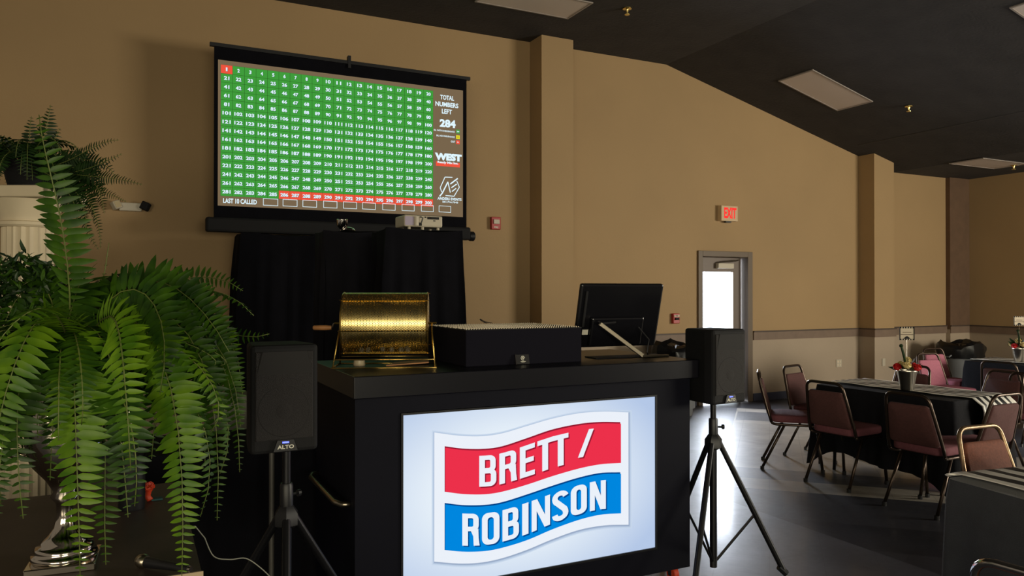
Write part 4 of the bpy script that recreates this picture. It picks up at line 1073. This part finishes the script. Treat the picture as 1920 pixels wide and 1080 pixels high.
# the large fronds one can tell apart
pf([(150, 520, 2.15), (130, 700, 1.98), (150, 900, 1.96), (152, 1085, 1.98)], .088, .021, 'leafb')
pf([(190, 520, 2.3), (215, 720, 2.12), (190, 880, 2.1), (200, 1058, 2.1)], .08, .021, 'leaf')
pf([(230, 500, 2.4), (345, 600, 2.2), (350, 850, 2.14), (342, 1090, 2.12)], .085, .02, 'leafb')
pf([(240, 520, 2.2), (215, 590, 1.95), (240, 720, 1.9), (246, 882, 1.93)], .075, .021, 'leafb')
pf([(60, 500, 2.2), (15, 700, 2.0), (30, 850, 2.0), (45, 972, 2.0)], .075, .021, 'leaf')
pf([(100, 500, 2.1), (40, 620, 1.95), (-10, 760, 1.95), (-15, 900, 1.95)], .08, .021, 'leafb')
pf([(120, 560, 2.0), (80, 540, 1.8), (10, 600, 1.75), (-30, 690, 1.8)], .07, .02, 'leafb', nrm=None)
pf([(280, 520, 2.5), (390, 560, 2.4), (420, 760, 2.32), (408, 975, 2.28)], .06, .019, 'leaf')
pf([(300, 500, 2.6), (420, 580, 2.55), (450, 740, 2.45), (450, 885, 2.42)], .058, .018, 'leaf')
pf([(260, 530, 2.6), (330, 540, 2.6), (420, 520, 2.6), (476, 592, 2.58)], .085, .018, 'leaf', nrm=None)
pf([(260, 500, 2.7), (360, 560, 2.7), (450, 580, 2.6), (455, 740, 2.5)], .05, .017, 'leafb')
pf([(250, 560, 2.7), (380, 600, 2.75), (450, 650, 2.7), (505, 626, 2.65)], .06, .02, 'leaf')
pf([(150, 520, 2.5), (200, 500, 2.6), (260, 500, 2.6), (330, 545, 2.6)], .095, .02, 'leafd', nrm=None)
pf([(140, 500, 2.2), (115, 380, 2.15), (80, 300, 2.1), (72, 215, 2.15)], .078, .022, 'leaf', start=.22)
pf([(120, 560, 2.5), (90, 480, 2.5), (50, 520, 2.4), (-20, 590, 2.4)], .08, .02, 'leaf', nrm=None)
pf([(180, 560, 2.6), (230, 520, 2.7), (280, 560, 2.65), (330, 640, 2.6)], .08, .019, 'leaf', nrm=None)
pf([(140, 500, 2.5), (145, 470, 2.5), (125, 480, 2.5), (138, 505, 2.5)], .012, .02, 'leafd', name='fiddlehead')
pf([(200, 560, 2.6), (196, 510, 2.6), (200, 480, 2.6), (204, 455, 2.6)], .016, .03, 'leaf')
for q in ([(250, 480, 2.5), (300, 500, 2.5), (380, 560, 2.45), (430, 660, 2.4)], [(220, 480, 2.4), (290, 520, 2.3), (330, 600, 2.25), (300, 740, 2.2)],
          [(250, 520, 2.6), (320, 520, 2.7), (400, 600, 2.65), (400, 760, 2.6)], [(110, 490, 2.5), (60, 500, 2.5), (10, 560, 2.4), (-10, 680, 2.35)],
          [(160, 470, 2.5), (170, 500, 2.4), (120, 560, 2.2), (100, 700, 2.1), (95, 900, 2.1)], [(250, 470, 2.5), (300, 560, 2.35), (300, 700, 2.3), (285, 860, 2.25)]):
    pf(q, .09, .02, 'leaf')
for q in ([(260, 520, 2.6), (340, 560, 2.55), (440, 610, 2.5), (452, 800, 2.45)], [(280, 500, 2.6), (370, 530, 2.6), (430, 590, 2.6), (438, 700, 2.55)],
          [(260, 540, 2.7), (340, 570, 2.7), (420, 640, 2.7), (425, 820, 2.65)], [(240, 500, 2.5), (330, 540, 2.45), (385, 640, 2.4), (380, 860, 2.35)],
          [(250, 530, 2.75), (330, 520, 2.8), (400, 500, 2.8), (455, 545, 2.75)]):
    pf(q, .075, .018, 'leaf')
# the rest of the crown
for k in range(66):
    a = k*2.399+rnd.uniform(-.2, .2); out = rnd.uniform(.22, .52); drop = rnd.uniform(-.02, .5)*(1 if k % 3 else .4); up_ = rnd.uniform(.1, .26)
    d = Vector((cos(a), sin(a), 0))
    if d.dot(Vector((.9, -.43, 0))) < -.5: out *= .9
    p1 = cen+d*out*.35+Vector((0, 0, up_)); p2 = cen+d*out*.95+Vector((0, 0, up_*.6-.05)); p3 = cen+d*out*rnd.uniform(.98, 1.15)+Vector((0, 0, -drop*.55)); p4 = cen+d*out*rnd.uniform(.9, 1.12)+Vector((0, 0, -drop))
    frond(fern, [cen, p1, p2, p3, p4], rnd.uniform(.06, .09), .02, ('leaf', 'leafd', 'leaf', 'leafb', 'leaf', 'leaf')[k % 6], None if drop < .2 else d*-1+Vector((0, 0, .3)) if False else (d+Vector((0, 0, .4))), rnd=rnd)

# small inner leaves filling the heart of the plant
b = MB(); hc = atD(215, 640, 2.52)-Vector((UC.x, UC.y, 1.37)); hl = atD(42, 556, 2.5)-Vector((UC.x, UC.y, 1.37))
right = Vector((CA, -SA, 0)); fwd = Vector((SA, CA, 0))
for k in range(3600):
    c0_, rx_, rz_, ry_ = (hc, .36, .17, .2) if k % 4 else (hl, .16, .14, .14)
    a = rnd.uniform(0, 6.283); u = rnd.uniform(-1, 1); q = rnd.uniform(.35, 1)**.5; h = math.sqrt(1-u*u)
    c = c0_+right*(rx_*q*h*cos(a))+fwd*(ry_*q*h*sin(a))+Vector((0, 0, rz_*q*u))
    d = Vector((rnd.uniform(-1, 1), rnd.uniform(-1, 1), rnd.uniform(-.8, .9))).normalized(); l = rnd.uniform(.03, .058)
    w_ = d.cross(Vector((rnd.uniform(-1, 1), rnd.uniform(-1, 1), rnd.uniform(-1, 1)))).normalized()*l*.15
    n_ = d.cross(w_).normalized()*l*.08
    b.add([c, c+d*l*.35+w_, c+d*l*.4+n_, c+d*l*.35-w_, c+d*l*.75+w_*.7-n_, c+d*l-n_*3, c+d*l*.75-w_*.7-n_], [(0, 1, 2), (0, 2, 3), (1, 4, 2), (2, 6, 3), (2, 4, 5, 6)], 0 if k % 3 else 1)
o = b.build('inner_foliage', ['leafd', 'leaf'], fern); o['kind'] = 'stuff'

# fluted column with the dark fern
PC = atD(52, 500, 4.0); ct = CAMZ+(HZ-356)/FPX*4.0
t = thing('fluted_column', 'cream fluted display column behind the large fern at the left edge', 'column', (PC.x, PC.y, 0), YAW*-1)
n = 80; vs = []
for z, r0 in ((.15, .125), (.5, .125), (1.2, .122), (ct-.2, .118)):
    for j in range(n):
        a = 2*pi*j/n; r_ = r0-.009*abs(sin(a*10)); vs.append((r_*cos(a), r_*sin(a), z))
fs = [(i*n+j, i*n+(j+1) % n, (i+1)*n+(j+1) % n, (i+1)*n+j) for i in range(3) for j in range(n)]
MB().add(vs, fs).build('fluted_shaft', 'cream', t, True, ang=25)
MB().lathe([(.13, ct-.2), (.14, ct-.19), (.14, ct-.175), (.128, ct-.17), (.13, ct-.14), (.175, ct-.07), (.18, ct-.06)], n=36).build('capital', 'cream', t, True)
MB().box(-.2, .2, -.2, .2, ct-.06, ct).build('abacus', 'cream', t, bevel=.008)
b = MB(); b.lathe([(.15, .06), (.165, .08), (.165, .11), (.14, .13), (.13, .15)], n=36); b.box(-.19, .19, -.19, .19, 0, .06); b.build('plinth', 'cream', t, True)
t = thing('potted_fern', 'dark drooping fern in a pot on top of the fluted column', 'plant', (PC.x, PC.y, ct))
MB().lathe([(.08, 0), (.09, .01), (.12, .13), (.125, .14), (.11, .14)], n=24).build('pot', 'plasticm', t, True)
cen2 = Vector((PC.x, PC.y, ct+.13)); fern2 = t; rnd = random.Random(5)
def pf2(pts, Lm=.05, m='leafd', nrm=VC, sp=.017):
    frond(fern2, [cen2]+[atD(*q) for q in pts], Lm, sp, m, nrm, rnd=rnd, wid=.26)
pf2([(120, 330, 3.9), (170, 260, 3.8), (222, 262, 3.8)], .05)
pf2([(120, 340, 3.9), (160, 320, 3.8), (228, 288, 3.8)], .06)
pf2([(120, 330, 3.9), (170, 330, 3.8), (210, 330, 3.7), (266, 346, 3.7)], .055)
pf2([(130, 340, 3.9), (180, 350, 3.8), (236, 378, 3.7)], .045)
pf2([(130, 320, 3.8), (180, 360, 3.7), (190, 430, 3.6), (188, 465, 3.6)], .045)
pf2([(120, 320, 3.8), (150, 380, 3.7), (160, 440, 3.6), (185, 468, 3.6)], .05)
pf2([(80, 300, 4.0), (85, 240, 4.0), (94, 196, 4.0)], .065)
pf2([(60, 300, 4.0), (50, 250, 4.0), (58, 218, 4.0)], .06)
pf2([(90, 300, 4.0), (100, 260, 4.0), (112, 240, 4.0)], .055)
pf2([(30, 300, 4.0), (10, 270, 3.9), (-20, 250, 3.9)], .06)
pf2([(140, 330, 3.8), (130, 400, 3.7), (135, 470, 3.6)], .06)
for q in ([(120, 320, 3.8), (150, 350, 3.7), (165, 400, 3.65), (160, 430, 3.6)], [(130, 310, 3.9), (170, 340, 3.8), (178, 390, 3.7), (176, 420, 3.7)], [(110, 330, 3.8), (140, 360, 3.7), (148, 400, 3.6), (144, 425, 3.6)],
          [(110, 300, 3.9), (150, 310, 3.9), (190, 330, 3.8), (195, 400, 3.7)], [(120, 300, 4.0), (160, 290, 3.9), (200, 300, 3.9), (215, 330, 3.9)]): pf2(q, .065)
for k in range(38):
    a = k*2.399; out = rnd.uniform(.2, .42); up_ = rnd.uniform(.02, .2); drop = rnd.uniform(-.1, .22)
    d = Vector((cos(a), sin(a), 0))
    if d.dot(Vector((SA, CA, 0))) < -.3: out *= .8; drop *= .6
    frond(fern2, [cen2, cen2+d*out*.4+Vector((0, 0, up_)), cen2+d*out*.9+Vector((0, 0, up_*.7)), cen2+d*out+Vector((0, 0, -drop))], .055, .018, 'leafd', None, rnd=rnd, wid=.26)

# microphone on the table
p = atZ(268, 1052, .79); q = atZ(335, 1066, .785)
t = thing('microphone', 'handheld microphone with a silver ball head lying on the brown table', 'microphone', (p.x, p.y, .77))
ax = Vector((q.x-p.x, q.y-p.y, 0)).normalized(); t.rotation_euler = (0, 0, math.atan2(ax.y, ax.x))
MB().lathe([(.002, -.022), (.012, -.019), (.019, -.01), (.0215, 0), (.0215, .006), (.018, .016), (.016, .018)], (0, 0, .0215), 20, axis='x').build('mesh_head', 'steel', t, True)
MB().lathe([(.0165, .018), (.0165, .03), (.0145, .06), (.0105, .17), (.0105, .178)], (0, 0, .0205), 18, axis='x').build('microphone_body', 'plastic', t, True)
MB().lathe([(.0085, .178), (.0085, .186)], (0, 0, .0205), 12, axis='x').build('connector', 'silver', t, True)
# red carnation beside a black vase
p = atZ(248, 953, .77); o = MB().lathe([(.045, 0), (.047, .005), (.047, .26), (.044, .26)], n=28).build('black_vase', 'plastic', None, True); o.location = (p.x, p.y, .77); tag(o, 'plain black cylinder vase behind the hanging fern fronds', 'vase')
p = atZ(280, 938, .77); t = thing('red_carnation', 'red artificial flower lying on the brown table beside the black vase', 'flower', (p.x, p.y, .77))
b = MB(); rose(b, (0, 0, .05), .03, 0); b.tube([(0, 0, .04), (-.005, -.01, .02), (.005, -.02, .006)], .012, 8); b.build('flower_head', 'orange', t, True, ang=0)
MB().tube([(0, 0, .055), (-.02, .01, .09), (-.04, .02, .13)], .0022, 6).build('wire_stem', 'silver', t, True)
MB().box(.01, .05, -.012, .02, .0, .006).build('leaf_tag', 'teal', t)
# white cord at the foot of the left stand
pts = [atZ(385, 1010, .78)]
cp = [(Vector((.20, 2.75, .77))), Vector((.23, 2.78, .60)), Vector((.28, 2.86, .30)), atZ(400, 1290, .012), atZ(450, 1240, .012), atZ(520, 1290, .012), atZ(560, 1330, .012)]
c0 = [atD(385, 1008, 2.72), atD(402, 1042, 2.72), atD(432, 1048, 2.74), atD(462, 1046, 2.78), atD(490, 1064, 2.8), atD(512, 1085, 2.8)]
sm = []
for i in range(len(c0)-1):
    for k in range(6):
        u = k/6; P0 = c0[max(0, i-1)]; P1 = c0[i]; P2 = c0[i+1]; P3 = c0[min(len(c0)-1, i+2)]
        sm.append(.5*((2*P1)+(P2-P0)*u+(2*P0-5*P1+4*P2-P3)*u*u+(3*P1-P0-3*P2+P3)*u**3))
end = c0[-1]; sm += [end, end+Vector((.08, .05, -.15)), Vector((end.x+.1, end.y+.1, .2)), Vector((end.x+.12, end.y+.1, .012))]
top = c0[0]; sm = [Vector((.16, top.y-.0, .777)), Vector((.2, top.y, .772))]+sm
tag(MB().tube(sm, .0021, 6).build('grey_cord', 'palebox', None, True, ang=0), 'thin pale grey cord drooping off the brown table', 'cord')
px_ = atY(510, 900, 4.05)
t = thing('upright_pole', 'thin grey upright pole standing just behind the left tripod', 'pole', (px_.x, 4.05, 0))
MB().lathe([(.07, 0), (.07, .012), (.02, .02)], n=20).build('round_foot', 'standm', t, True)
MB().tube([(0, 0, .012), (0, 0, 1.12)], .014, 10).build('shaft', mat('dull_grey_metal', (84, 82, 78), .5, .4), t, True)
